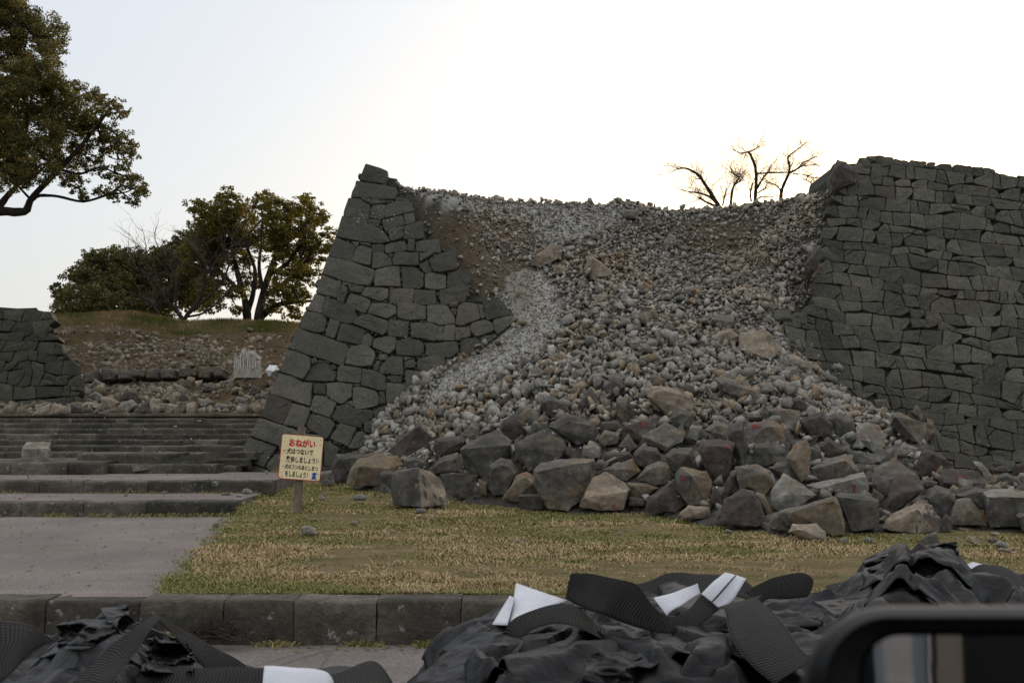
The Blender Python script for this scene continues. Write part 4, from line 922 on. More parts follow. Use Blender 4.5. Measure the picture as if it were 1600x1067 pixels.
bl(A_,'dg',[(1465,350),(1560,292),(1610,310),(1620,390),(1540,385)],(),'dark wedge under the right side of the largest tan boulder')
bl(A_,'br',[(1185,525),(1200,495),(1320,487),(1330,520),(1290,540),(1225,545)],(),'low brown boulder behind the grey and ochre wedge')
bl(A_,'gr',[(1260,465),(1310,405),(1355,470),(1320,492)],(),'small wedge with an ochre foot in the gap left of the lichen boulder')
bl(A_,'lg',[(1095,500),(1100,465),(1150,450),(1183,470),(1180,520),(1130,525)],(),'pale speckled cobble resting above the tilted giant',cat='stone',name='stone')
bl(A_,'bt',[(485,207),(510,175),(570,180),(560,208)],(),'flat tan slab high on the left rubble edge',cat='stone',name='stone')
bl(A_,'br',[(690,275),(770,205),(778,242),(720,280)],(),'dark brown shard in the rubble left of the dark blunt boulder')
bl(A_,'gr',[(1170,435),(1200,392),(1275,402),(1260,455),(1200,465)],(),'mottled grey boulder right of the long dark one')
bl(A_,'gr',[(545,405),(580,355),(620,375),(620,425),(570,440)],(),'small grey wedge at the bottom of the left rubble')
bl(A_,'dg',[(-70,590),(-45,500),(60,495),(120,510),(40,545),(0,640),(-60,640)],(),'blue grey boulder against the wall foot behind the sign')
bl(A_,'gr',[(-130,620),(-120,580),(-60,570),(-50,640),(-100,650)],(),'small grey boulder at the wall foot right of the sign',cat='stone',name='stone')
bl(A_,'gr',[(985,410),(1010,390),(1058,420),(1055,448),(1010,450)],(),'small knobbly tan stone on the crest of the broad smooth boulder',cat='stone',name='stone')
bl(A_,'dg',[(1020,500),(1035,450),(1080,520),(1050,530)],(),'dark shard right of the broad smooth boulder')
bl(A_,'br',[(1180,405),(1180,350),(1260,345),(1290,390),(1230,400)],(),'brown stone left of the red marked pale topped boulder')
bl(A_,'dg',[(1155,570),(1170,525),(1225,545),(1200,585)],(),'grey boulder just right of the tilted giant')
bl(A_,'dg',[(840,400),(870,350),(940,350),(930,395)],(),'dark boulder in the shadow above the broad smooth one')
# right half
bl(B_,'gr',[(170,150),(200,143),(380,205),(385,262),(340,278),(260,238),(190,212)],(),'flat grey slab lying face up in the rubble right of centre')
bl(B_,'bt',[(265,28),(285,-62),(400,-82),(485,12),(430,65),(340,60)],[(300,20)],'large tan boulder standing high in the rubble, streaked brown')
bl(B_,'bt',[(440,65),(470,35),(540,40),(630,92),(615,108),(560,104),(480,115)],(),'long brown boulder just right of the streaked tan one')
bl(B_,'lg',[(475,145),(500,100),(550,95),(553,160),(510,168)],(),'pale upright cobble below the long brown boulder',cat='stone',name='stone')
bl(B_,'gr',[(420,192),(430,140),(480,140),(530,190),(460,203)],(),'grey wedge boulder below the long brown one')
bl(B_,'bt',[(550,180),(570,150),(700,205),(700,218),(600,208)],(),'thin brown slab sloping down to the right in the rubble')
bl(B_,'br',[(505,290),(530,240),(560,235),(635,300),(560,315)],(),'dark sloping boulder at the rubble foot above the black squared one')
bl(B_,'gr',[(405,345),(410,290),(450,283),(560,300),(560,370),(530,398),(440,375)],[(420,300)],'grey tan squared boulder with red mark in the upper row',marks=scrib(475,296,30,16,3,7))
bl(B_,'gr',[(300,445),(312,365),(350,350),(440,345),(495,380),(490,430),(420,472),(330,460)],[(420,372)],'grey block with red number and ochre side in the middle of the pile',('och',(1,-.4,-.1),.35),marks=[[seg((343,366),(352,364)),seg((343,366),(342,374)),seg((342,374),(350,376)),seg((350,376),(344,384)),seg((357,364),(356,382)),seg((357,364),(364,366)),seg((364,366),(363,382)),seg((356,382),(363,382)),seg((371,363),(370,380))]])
bl(B_,'br',[(560,350),(590,325),(665,298),(715,370),(700,410),(625,432),(580,390)],(),'blackish squared boulder with a lit edge, right of the ochre sided block')
bl(B_,'dg',[(690,322),(720,308),(810,345),(825,400),(740,432),(715,380)],(),'dark grey boulder right of the blackish squared one')
bl(B_,'lg',[(820,435),(830,370),(880,355),(930,370),(968,430),(955,470),(900,492),(860,455)],[(880,440)],'pale boulder with red strokes right of the dark grey one',marks=[[seg((912,372),(935,395)),seg((845,415),(870,432))]])
bl(B_,'gr',[(975,375),(985,310),(1020,308),(1152,360),(1125,465),(1060,432),(1000,392)],[(1000,325)],'broad flat grey slab tilted near the right wall',('och',(1,-.1,0),.6))
bl(B_,'och',[(1120,462),(1150,330),(1180,345),(1190,400),(1140,465)],(),'ochre splinter behind the broad tilted slab')
bl(B_,'gr',[(1170,345),(1222,420),(1180,432),(1165,400)],(),'pale shard leaning on the ochre splinter',cat='stone',name='stone')
bl(B_,'dg',[(335,535),(345,450),(420,445),(450,490),(445,545),(380,560)],(),'black rounded boulder under the red numbered block')
bl(B_,'dg',[(225,400),(240,360),(300,355),(310,430),(330,480),(300,570),(240,500)],(),'tall dark boulder left of the red numbered block')
bl(B_,'br',[(85,480),(110,432),(190,430),(260,450),(262,480),(230,600),(180,638),(140,600)],(),'tall dark boulder narrowing to an ochre foot, with red marks',marks=[[seg((118,505),(122,520)),seg((215,462),(248,468)),seg((220,470),(240,476))]])
bl(B_,'och',[(495,520),(540,450),(590,437),(612,470),(605,600),(570,638),(530,570)],[(540,530)],'upright ochre faced boulder with red strokes in the right half',marks=[[seg((535,478),(548,462)),seg((597,565),(601,585))]])
bl(B_,'dg',[(405,560),(490,540),(545,540),(555,620),(500,610),(440,595)],(),'grey squared boulder left of the upright ochre one')
bl(B_,'gr',[(260,560),(290,552),(360,550),(420,580),(445,640),(400,695),(330,655),(270,625)],[(400,590)],'rounded block with ochre flank below the black rounded boulder',('och',(.3,-1,-.3),.75))
bl(B_,'gr',[(612,560),(700,520),(780,497),(845,570),(840,605),(770,610),(615,635)],[(617,572),(775,530)],'long grey boulder with a pale top right of the upright ochre one',marks=[[seg((766,522),(780,512))]])
bl(B_,'dg',[(775,475),(970,510),(940,552),(850,560),(800,520)],[(930,535)],'dark flat topped boulder under the pale red stroked one')
bl(B_,'gr',[(895,600),(905,570),(1000,517),(1125,610),(1080,645),(960,692),(900,655)],[(990,610)],'grey boulder with a broad smooth face, right of the flat topped one',marks=[[seg((998,530),(1020,538))]])
bl(B_,'br',[(955,765),(960,700),(1005,585),(1110,600),(1138,660),(1110,695),(990,778)],[(1000,690),(1130,665)],'dark boulder with a squared top in front of the broad smooth faced one')
bl(B_,'br',[(1090,560),(1130,465),(1210,490),(1280,550),(1210,612),(1130,622)],[(1180,500)],'dark ridged boulder with red marks near the right wall foot',marks=scrib(1185,560,20,30,4,9))
bl(B_,'br',[(1205,612),(1230,565),(1370,580),(1465,640),(1330,672),(1210,655)],[(1230,630)],'long dark boulder with a red mark on a pale patch at the right',marks=scrib(1290,606,40,12,4,8))
bl(B_,'lg',[(420,740),(425,670),(485,590),(570,632),(650,692),(560,745),(460,772)],[(480,690)],'pale grey pyramid shaped boulder at the front right of centre')
bl(B_,'lg',[(590,645),(700,625),(860,582),(888,640),(885,695),(740,690),(640,678)],[(640,660),(790,640),(870,600)],'pale boulder bearing a red number on its end, above the grey cube',marks=[[seg((806,640),(804,652)),seg((804,652),(820,650)),seg((816,638),(817,660)),[(812,672),(806,666),(812,661),(819,666),(812,672),(805,679),(812,686),(820,679),(812,672)]]])
bl(B_,'dg',[(725,690),(745,680),(860,685),(930,712),(937,850),(800,857),(760,800)],[(740,700),(925,722)],'grey cube shaped boulder at the front, with a pale flat top',name='stone_block')
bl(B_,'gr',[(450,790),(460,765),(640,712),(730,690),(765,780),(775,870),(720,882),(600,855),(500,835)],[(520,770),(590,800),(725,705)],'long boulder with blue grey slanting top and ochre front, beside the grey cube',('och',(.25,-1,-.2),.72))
bl(B_,'br',[(185,822),(205,710),(290,660),(350,665),(390,740),(410,825),(370,840),(280,835)],[(350,690),(370,835)],'dark arched boulder with pale lichen spots standing on the lawn',marks=[[seg((358,672),(372,690)),seg((378,685),(398,690))]])
bl(B_,'och',[(355,670),(400,690),(440,778),(410,788),(385,720)],(),'ochre boulder peeping out right of the dark arched one')
bl(B_,'bt',[(505,862),(530,825),(640,818),(690,860),(685,900),(590,892)],[(560,850)],'low flat tan stone lying on the lawn in front of the long boulder')
bl(B_,'bt',[(940,842),(980,780),(1070,740),(1120,700),(1180,740),(1222,800),(1205,862),(1100,868),(990,857)],[(1100,760)],'tan pyramid shaped boulder at the front near the bags',('br',(.8,-.6,.1),.75))
bl(B_,'dg',[(1140,700),(1190,645),(1260,665),(1282,730),(1235,800),(1180,780)],(),'dark round shouldered boulder right behind the tan pyramid')
bl(B_,'gr',[(1255,802),(1285,712),(1350,707),(1430,790),(1430,838),(1270,828)],[(1350,760)],'dark wedge with an ochre corner left of the big flat topped block',('och',(1,-.3,-.2),.4))
bl(B_,'dg',[(1280,690),(1380,655),(1500,660),(1430,705),(1430,780),(1350,735),(1290,715)],(),'grey boulder partly hidden behind the big flat topped block')
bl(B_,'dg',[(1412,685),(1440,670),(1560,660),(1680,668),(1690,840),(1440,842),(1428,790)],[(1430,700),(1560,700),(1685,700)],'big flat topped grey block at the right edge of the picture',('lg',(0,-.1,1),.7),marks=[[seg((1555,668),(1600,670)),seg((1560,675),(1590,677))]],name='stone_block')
bl(B_,'dg',[(1560,785),(1580,770),(1690,780),(1690,865),(1590,862)],(),'low dark boulder in front of the big flat topped block')
bl(B_,'dg',[(1465,645),(1480,600),(1520,585),(1580,615),(1600,655),(1500,665)],(),'grey boulder above the big flat topped block')
bl(B_,'gr',[(1560,640),(1580,590),(1660,580),(1690,660)],(),'grey boulder at the picture edge above the flat topped block')
bl(B_,'lg',[(1360,530),(1400,535),(1465,612),(1450,638),(1400,595)],(),'narrow pale shard lying behind the long dark boulder on the right')
bl(B_,'dg',[(1450,592),(1440,570),(1510,545),(1535,582)],(),'dark small boulder at the right wall foot')
bl(B_,'bt',[(0,782),(40,735),(150,740),(155,792),(100,802),(30,797)],(),'small rough tan boulder on the lawn edge at centre',)
bl(B_,'bt',[(5,805),(30,788),(52,800),(50,808)],(),'tiny orange stone chip on the grass before the rough tan boulder',cat='stone',name='stone')
bl(B_,'och',[(-20,600),(10,560),(60,570),(130,580),(165,622),(142,740),(50,742),(0,680)],[(60,600)],'olive grey upright boulder with a red figure on its left face',('dg',(-1,-.3,0),.3),marks=scrib(8,600,24,30,4,10))
bl(B_,'dg',[(1110,905),(1160,865),(1200,857),(1212,915),(1150,922)],[(1190,870)],'dark angular stone lying on the grass just above the bag heap')
bl(B_,'br',[(240,335),(290,315),(400,325),(380,348),(260,355)],(),'low brown boulder in the upper row left of the grey tan squared one')
bl(B_,'gr',[(115,390),(180,345),(260,380),(258,445),(190,435)],(),'mottled boulder left of the tall dark ones')
bl(B_,'dg',[(600,525),(615,460),(660,480),(668,525),(630,548)],(),'dark stone wedged right of the upright ochre boulder')
bl(B_,'br',[(645,465),(690,420),(740,465),(782,492),(700,528)],(),'black angular boulder under the blackish squared one')
bl(B_,'gr',[(745,475),(760,430),(800,462),(790,480)],(),'small grey stone left of the pale red stroked boulder',cat='stone',name='stone')
bl(B_,'lg',[(803,472),(830,418),(864,465),(850,478)],(),'small pale pointed stone below the dark grey boulder',cat='stone',name='stone')
bl(B_,'dg',[(0,470),(60,470),(92,515),(102,560),(20,565),(-20,520)],(),'mossy green grey boulder left of the tall one with ochre foot')
bl(B_,'dg',[(212,645),(240,580),(272,570),(285,670),(222,695)],(),'dark boulder in the shade left of the ochre flanked block')
bl(B_,'br',[(145,735),(160,650),(208,680),(202,738)],(),'dark brown boulder left of the arched one with lichen spots')
bl(B_,'br',[(890,695),(900,648),(960,695),(955,745),(930,760)],(),'brown boulder right behind the grey cube shaped one')
bl(B_,'dg',[(1120,640),(1140,622),(1205,627),(1200,655),(1140,660)],(),'flat dark stone between the ridged boulder and the round shouldered one',cat='stone',name='stone')
bl(B_,'lg',[(1015,485),(1040,452),(1112,470),(1102,508),(1040,513)],(),'pale rounded stone under the broad tilted slab',cat='stone',name='stone')
bl(B_,'dg',[(905,295),(905,250),(965,243),(982,290),(940,300)],(),'grey stone at the rubble foot above the broad tilted slab',cat='stone',name='stone')
bl(B_,'gr',[(1070,310),(1100,270),(1138,312),(1130,350)],(),'brown grey stone above the corner of the broad tilted slab',cat='stone',name='stone')
bl(B_,'lg',[(40,420),(60,365),(110,370),(115,410),(80,440)],(),'pale tan rounded stone in the middle of the upper boulders',cat='stone',name='stone')
bl(B_,'gr',[(160,370),(190,318),(235,350),(225,380)],(),'pale grey stone in the upper row left of the low brown one',cat='stone',name='stone')
bl(B_,'och',[(545,400),(570,360),(588,395),(570,415)],(),'small ochre stone under the grey tan squared boulder',cat='stone',name='stone')
bl(B_,'dg',[(1440,560),(1470,520),(1530,530),(1530,560)],(),'dark stone in the scree right of the ridged boulder',cat='stone',name='stone')
bl(B_,'br',[(1545,600),(1560,545),(1640,530),(1680,600)],(),'brown boulder in the scree at the right edge')
bl(B_,'dg',[(1220,800),(1240,770),(1265,800),(1265,860),(1215,855)],(),'small dark stone between the tan pyramid and the ochre cornered wedge',cat='stone',name='stone')
bl(B_,'gr',[(415,830),(440,770),(500,790),(520,860),(440,850)],(),'brown grey stone behind the left end of the long slanting boulder',cat='stone',name='stone')
# boulders lodged high in the rubble
bl(U_,'bt',[(80,695),(180,588),(232,632),(222,662),(130,705)],[(110,650)],'tan grey squared boulder lying high on the fall, left of the wedge')
bl(U_,'bt',[(335,725),(345,672),(375,652),(465,727),(450,748),(370,758)],[(375,660),(400,745)],'tan wedge shaped boulder high on the fall')
bl(U_,'tan',[(195,737),(205,690),(260,715),(240,742)],(),'small tan stone between the two high tan boulders',cat='stone',name='stone')
bl(U_,'gr',[(475,425),(505,398),(570,402),(575,450),(490,445)],(),'upper of two dark boulders on the crest of the fall',D=26.2)
bl(U_,'gr',[(500,475),(520,435),(585,440),(587,482)],(),'lower of two dark boulders on the crest of the fall')
bl(U_,'bt',[(368,880),(400,825),(450,830),(442,862)],(),'brown boulder midway down the fall, below the tan wedge')
bl(U_,'gr',[(918,975),(930,920),(1030,930),(1022,982),(960,990)],[(925,945),(1020,955)],'brown grey squared boulder right of centre above the streaked tan one')
bl(U_,'bt',[(938,1052),(960,1002),(1010,985),(1060,1022),(1032,1062)],(),'rounded tan boulder left of the streaked tan one')
bl(U_,'br',[(1346,705),(1395,620),(1432,606),(1415,690),(1375,728)],[(1400,650)],'brown block tipping out of the broken end of the right wall',D=20.9,name='stone_block')
bl(U_,'och',[(1382,745),(1415,690),(1445,680),(1430,730),(1395,755)],(),'ochre stone under the tipping block at the right wall end',D=21.)
bl(U_,'br',[(1470,300),(1478,255),(1507,208),(1550,215),(1600,270),(1590,310),(1540,330),(1490,350)],[(1495,300),(1510,230)],'brown capping stone loose on the top corner of the right wall',D=21.9)
bl(U_,'tan',[(590,805),(610,760),(650,795),(640,830)],(),'small tan stone in the centre of the fall',cat='stone',name='stone')
bl(U_,'tan',[(440,800),(460,780),(490,785),(480,810)],(),'small orange tan stone below the tan wedge',cat='stone',name='stone')
bl(U_,'tan',[(445,975),(470,945),(505,960),(495,985)],(),'small orange stone low in the centre of the fall',cat='stone',name='stone')
bl(U_,'mid',[(700,590),(730,545),(760,560),(760,590)],(),'tan grey pointed stone high on the fall left of the soil patch',cat='stone',name='stone')
bl(U_,'tan',[(12,822),(35,808),(48,822),(28,834)],(),'lone tan stone on the bare gravel chute',cat='stone',name='stone')
# stones lying loose on the lawn and steps
for off, c, pts, lab in [(B_,'bt',[(1325,903),(1340,875),(1392,900),(1378,920)],'small tan topped stone on the grass at the right'),(B_,'gr',[(1425,905),(1435,890),(1472,888),(1490,908),(1450,915)],'small grey stone on the grass right of the tan topped one'),
    (B_,'lg',[(1460,925),(1480,903),(1530,915),(1525,932)],'pale small stone on the grass below the grey one'),(B_,'gr',[(1470,950),(1490,935),(1545,945),(1540,958)],'thin flat stone on the grass, lowest of the small ones at the right'),
    (B_,'lg',[(1437,872),(1460,860),(1488,868),(1480,880)],'grey chip on the grass nearest the ochre cornered wedge'),(B_,'lg',[(748,905),(755,888),(775,885),(788,900),(770,912)],'small round pale stone before the grey cube'),
    (B_,'mid',[(843,903),(870,882),(905,892),(900,905)],'thin grey chip on the grass right of the round pale stone'),(B_,'mid',[(205,865),(225,845),(262,858),(250,868)],'small grey flake on the grass before the dark arched boulder'),
    (A_,'lg',[(33,712),(40,690),(75,686),(105,700),(95,714)],'small pale grey stone on the lawn left of the upright cut block'),(A_,'mid',[(320,775),(330,755),(365,752),(378,772)],'small brown stone on the grass in front of the upright cut block'),
    (A_,'mid',[(20,825),(30,808),(55,812),(50,826)],'small grey stone on the grass at the left'),(A_,'mid',[(388,808),(398,795),(412,805)],'tiny stone on the grass right of the upright cut block'),
    (A_,'lg',[(785,905),(792,893),(805,895),(806,908)],'tiny pale stone alone in the dry grass'),(L_,'lg',[(1388,862),(1395,835),(1430,828),(1462,845),(1465,870),(1400,875)],'pale grey rock half sunk in the grass below the sign'),
    (L_,'lg',[(1478,712),(1482,682),(1492,690),(1506,712)],'thin upright pale shard on the grass right of the signpost')]:
    ys_ = max(p[1] for p in pts) / 2.963 + off[1]
    bl(off, c, pts, (), lab, D=DL(ys_), name='stone', cat='stone')
for pts, lab, z in [([(1120,680),(1125,665),(1145,660),(1168,672),(1165,685)],'pale loose stone on the lower landing near the lawn',.49),([(1022,690),(1030,678),(1068,680),(1068,690)],'flat brown loose stone on the lower landing',.49),
    ([(1090,697),(1100,688),(1122,690),(1120,698)],'small pale flake on the lower landing',.49),([(980,852),(985,820),(1012,815),(1015,850),(998,855)],'small upright stone at the corner of the paving and the grass',.33),
    ([(800,377),(806,370),(820,371),(818,378)],'pale stone chip on the upper steps',1.15),([(910,352),(916,343),(936,345),(934,352)],'white stone chip on the upper steps to the right',1.35),([(655,378),(662,374),(682,390),(676,392)],'thin white sliver on the steps',1.1)]:
    y_ = max(p[1] for p in pts) / 2.963 + 540
    D_ = PZ(200, y_, z)[1] if z < 1 else {1.15: 21.0, 1.35: 22.0, 1.1: 20.8}[z]
    bl(L_, 'lg' if 'pale' in lab or 'white' in lab else 'mid', pts, (), lab, D=D_, name='stone', cat='stone')
bl(L_,'lg',[(97,545),(103,470),(120,443),(180,447),(237,445),(237,500),(228,545)],[(105,478),(225,475)],'pale grey block of stone standing on the landing of the steps',D=18.2,name='stone_block')
# far boulders above the steps
for i_, (c, pts, lab, D_) in enumerate([('lg',[(318,265),(355,185),(412,210),(382,272)],'tilted pale tan slab standing above the steps',25.4),('lg',[(415,188),(440,155),(492,178),(482,208)],'pale boulder behind the tilted slab',27.3),
    ('bt',[(470,290),(468,240),(510,230),(552,262),(535,305)],'rounded ochre boulder above the middle of the steps',25.2),('lg',[(535,315),(560,265),(612,245),(645,272),(590,315)],'pale sloping boulder right of the rounded ochre one',24.6),
    ('br',[(605,318),(690,245),(705,312)],'dark triangular boulder right above the steps',24.5),('bt',[(148,322),(180,285),(240,262),(235,322)],'brown slab leftmost above the steps',24.9),('bt',[(205,325),(250,262),(300,282),(312,320)],'ochre boulder second from the left above the steps',24.6),
    ('br',[(328,315),(330,270),(430,290),(440,318)],'dark low boulder under the tilted pale slab',24.6),('br',[(550,250),(590,200),(640,210),(652,262)],'brown boulder behind the pale sloping one',26.3),('bt',[(740,252),(780,205),(812,262)],'tan pointed boulder in the middle of the far field',26.2),
    ('bt',[(798,212),(800,165),(872,200),(852,222)],'tan squared boulder left of the upright ochre one',27.3),('och',[(838,195),(868,140),(905,150),(882,210)],'upright rounded ochre boulder, tallest in the far field',27.4),('br',[(818,262),(840,215),(872,232),(870,264)],'small brown boulder in the far field below the upright one',26),
    ('lg',[(912,275),(960,235),(992,262),(950,288)],'grey pointed boulder in the far field right of middle',25.5),('lg',[(983,295),(1000,265),(1082,275),(1075,295)],'flat pale boulder lying at the top step',24.6),('lg',[(1172,242),(1180,215),(1252,210),(1240,245)],'flat pale slab beside the foot of the tall wall corner',26),
    ('br',[(1148,228),(1170,180),(1217,200),(1180,235)],'dark boulder near the tall wall corner',26.6),('mid',[(1028,192),(1030,165),(1080,150),(1092,178)],'grey stone with a red mark in the far field',28),('br',[(288,245),(300,205),(342,200),(332,245)],'brown boulder left of the tilted slab against the old wall',26.6),
    ('mid',[(398,235),(440,210),(492,240),(450,262)],'grey boulder right of the tilted slab',26.4),('bt',[(378,285),(400,260),(482,270),(490,305)],'tan flat boulder in front of the grey one above the steps',25),('bt',[(668,210),(700,180),(742,205),(730,215)],'small tan boulder under the low wall course',28),
    ('br',[(858,300),(880,252),(932,262),(920,300)],'dark brown boulder right of the middle at the top step',24.8),('bt',[(765,300),(775,265),(852,280),(850,305)],'tan low boulder at the top step',24.6),('lg',[(720,290),(735,260),(772,268),(765,300)],'small pale boulder left of the tan low one',24.8),
    ('br',[(930,215),(950,180),(1010,190),(1020,215)],'dark low boulder in the far field under the pale stump',27.5),('mid',[(1085,265),(1100,235),(1150,245),(1150,275)],'grey boulder at the top step near the wall corner',25),('tan',[(1120,240),(1130,225),(1175,232),(1165,252)],'small orange boulder near the wall corner',25.6)]):
    bl(L_, c, pts, (), lab, D=hitbank(sum(p[0] for p in pts) / len(pts) / 2.963, max(p[1] for p in pts) / 2.963 + 540) - .25, marks=scrib(1040, 165, 15, 12, 3, 2) if 'red mark' in lab else ())
# dark rubble filling between the boulders
N = 4600; X = g.uniform(-3.4, 12, N); Y = g.uniform(11.2, 19, N); Z = surf(X, Y); u, v = proj(np.c_[X, Y, Z])
k = (Z > lawnz(Y) + .02) & (v > np.interp(u, [560, 760, 1000, 1250, 1430, 1600], [700, 690, 660, 640, 650, 690])) & (u < 1750) & (u > 500)
X, Y, Z = X[k], Y[k], Z[k]; print('fill', len(X))
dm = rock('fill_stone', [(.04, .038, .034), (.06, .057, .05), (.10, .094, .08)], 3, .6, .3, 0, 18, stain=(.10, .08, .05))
tag(scatter(np.c_[X, Y + .05, Z - .05], np.clip(g.lognormal(-2.2, .4, len(X)), .05, .2), SH, g, 'fill_rubble', dm), kind='stuff')
# small loose pebbles on lawn and landings
N = 260; px_ = g.uniform(480, 1700, N); Y = 8.6 + 9 * g.random(N) ** .6; X = (px_ - 800) / F * Y; k = surf(X, np.maximum(Y, 11)) < lawnz(Y); X, Y = X[k], Y[k]
tag(scatter(np.c_[X, Y, lawnz(Y) + .012], g.uniform(.008, .024, len(X)), SH, g, 'pebbles', M['rubble']), kind='stuff')
N = 160; X = g.uniform(-9, -3.7, N); Y = g.uniform(14.6, 23.6, N); zs_ = np.where(Y < 16.15, .495, np.where(Y < 18.7, .665, .66 + .1 * (np.floor((Y - 18.8) / .5) + 1)))
tag(scatter(np.c_[X, Y, zs_], g.uniform(.006, .025, N), SH, g, 'grit', M['rubble']), kind='stuff')

# ------------------------------------------------------------------ sign
sg = empty('notice_sign', P(465, 799, 13.7), label='cream notice board with red heading, Japanese text and a blue dog, on a weathered post', cat='sign')
bmk = MB(); b0, b1 = P(465, 803, 13.72), P(472, 667, 13.72)
bmk.tube([b0 + (b1 - b0) * t for t in (-.02, .25, .5, .75, 1)], [.052, .05, .052, .05, .05], 14, .02).build('post', M['wood'], sg, sharp=40)
o3 = P(470, 715, 13.63); right = Vector((.995, .02, -.082)).normalized(); upv = Vector((.062, .0, .998)); upv = (upv - right * upv.dot(right)).normalized(); nrm_ = right.cross(upv)
if nrm_.y > 0: nrm_ = -nrm_
bw, bh = 65 * 13.63 / F, 69 * 13.63 / F
def rrect(w_, h_, r, n=6):
    out = []
    for cx_, cy_, a0 in ((w_ / 2 - r, h_ / 2 - r, 0), (-w_ / 2 + r, h_ / 2 - r, 90), (-w_ / 2 + r, -h_ / 2 + r, 180), (w_ / 2 - r, -h_ / 2 + r, 270)):
        for k in range(n + 1): a = R(a0 + 90 * k / n); out.append((cx_ + r * math.cos(a), cy_ + r * math.sin(a)))
    return out
def on_board(x, y, d): return Vector(o3) + right * x + upv * y + nrm_ * d
rr_ = rrect(bw, bh, .03); n_ = len(rr_)
obj('board_edge', [on_board(x, y, 0) for x, y in rr_] + [on_board(x, y, -.016) for x, y in rr_], [list(range(n_)), list(range(2 * n_ - 1, n_ - 1, -1))] + [[i, (i + 1) % n_, n_ + (i + 1) % n_, n_ + i] for i in range(n_)], M['signred'], sg)
r2 = rrect(bw - .012, bh - .012, .026); r2 = [(x + .003, y + .003) for x, y in r2]
obj('board', [on_board(x, y, .003) for x, y in r2] + [on_board(x, y, .0005) for x, y in r2], [list(range(n_)), list(range(2 * n_ - 1, n_ - 1, -1))] + [[i, (i + 1) % n_, n_ + (i + 1) % n_, n_ + i] for i in range(n_)], M['cream'], sg)
def text_mesh(body, x0, x1, y0, y1, mat, off=.0, skew=0, weight=.03):
    c = bpy.data.curves.new('lettering', 'FONT'); c.body = body; c.offset = weight; c.resolution_u = 3; t = bpy.data.objects.new('tmp', c); COL.objects.link(t)
    bpy.context.view_layer.update(); me = bpy.data.meshes.new_from_object(t.evaluated_get(bpy.context.evaluated_depsgraph_get())); bpy.data.objects.remove(t)
    co = np.array([v.co[:] for v in me.vertices]); 
    if not len(co): return
    mn_, mx_ = co.min(0), co.max(0); V = []
    for v in co:
        a = x0 + (x1 - x0) * (v[0] - mn_[0]) / (mx_[0] - mn_[0]); b = y0 + (y1 - y0) * (v[1] - mn_[1]) / (mx_[1] - mn_[1]); V.append(on_board(a, b, .005))
    Fc = [list(p.vertices) for p in me.polygons]; obj('lettering', V, Fc, mat, sg)
def bx(X0, X1, Y0, Y1):               # sign-face fractions (0..1 from the left, 0..1 from the top)
    return ((X0 - .5) * bw, (X1 - .5) * bw, (.5 - Y1) * bh, (.5 - Y0) * bh)
text_mesh('おねがい', *bx(.19, .82, .08, .26), M['signred'], weight=.045)
text_mesh('・犬はつないで', *bx(.08, .79, .30, .435), M['ink'], weight=.03)
text_mesh('散歩しましょう！', *bx(.16, .90, .475, .62), M['ink'], weight=.03)
text_mesh('・犬のフンのあとしまつ', *bx(.09, .93, .66, .775), M['ink'], weight=.03)
text_mesh('をしましょう！', *bx(.16, .70, .81, .94), M['ink'], weight=.03)
dog = [(.05,.0),(.30,.06),(.28,.35),(.40,.62),(.30,.68),(.18,.66),(.30,.84),(.50,1),(.78,.95),(.98,.80),(.92,.70),(.74,.66),(.80,.40),(.86,.12),(1,0),(.66,0),(.60,.16),(.55,0)]
x0, x1, y0, y1 = bx(.76, .93, .80, .96)
obj('dog_emblem', [on_board(x0 + (x1 - x0) * a, y0 + (y1 - y0) * b, .006) for a, b in dog], [list(range(len(dog)))], M['blue'], sg)
for a, b in ((.08,.06),(.07,.16),(.50,.03),(.93,.06),(.94,.18),(.05,.60),(.94,.55),(.07,.86),(.09,.94),(.93,.96),(.95,.84)):
    x_, y_ = (a - .5) * bw, (.5 - b) * bh; mbs = MB(); mbs.add([on_board(x_ + .006 * math.cos(k * .785), y_ + .006 * math.sin(k * .785), .003) for k in range(8)] + [on_board(x_, y_, .008)], [[k, (k + 1) % 8, 8] for k in range(8)]); mbs.build('screw', M['screw'], sg)

# ------------------------------------------------------------------ stump, sheet
sm = MB(); pr = random.Random(3)
for (x0, y0, x1, y1, w0, w1, D_) in [(378,590,376,556,12,9,28.7),(390,590,386,550,13,10,28.6),(402,588,396,555,11,6,28.7),(385,590,381,545,8,3,28.5),(396,589,404,558,8,5,28.4),(370,590,372,562,6,4,28.5),(408,586,404,566,7,3,28.6)]:
    a, b = P(x0, y0, D_), P(x1, y1, D_ + .1); k_ = 6; sm.tube([a + (b - a) * t / k_ + np.array([pr.gauss(0, .02), pr.gauss(0, .02), 0]) for t in range(k_ + 1)], [(w0 + (w1 - w0) * t / k_) * D_ / F * pr.uniform(.8, 1.15) for t in range(k_ + 1)], 12, .22)
for k in range(22):
    x = 368 + k * 1.9; a = P(x, 590, 28.3); b = P(x * .9 + 38 + pr.uniform(-3, 3), 553 + pr.uniform(-4, 10), 28.45); sm.tube([a, a * .6 + b * .4 + np.array([0, -.06, 0]), b], [.035, .03, .012], 5, .3)
tag(sm.build('tree_stump', M['root'], base=True), 'pale splintered tree stump on the far rubble bank', 'tree stump')
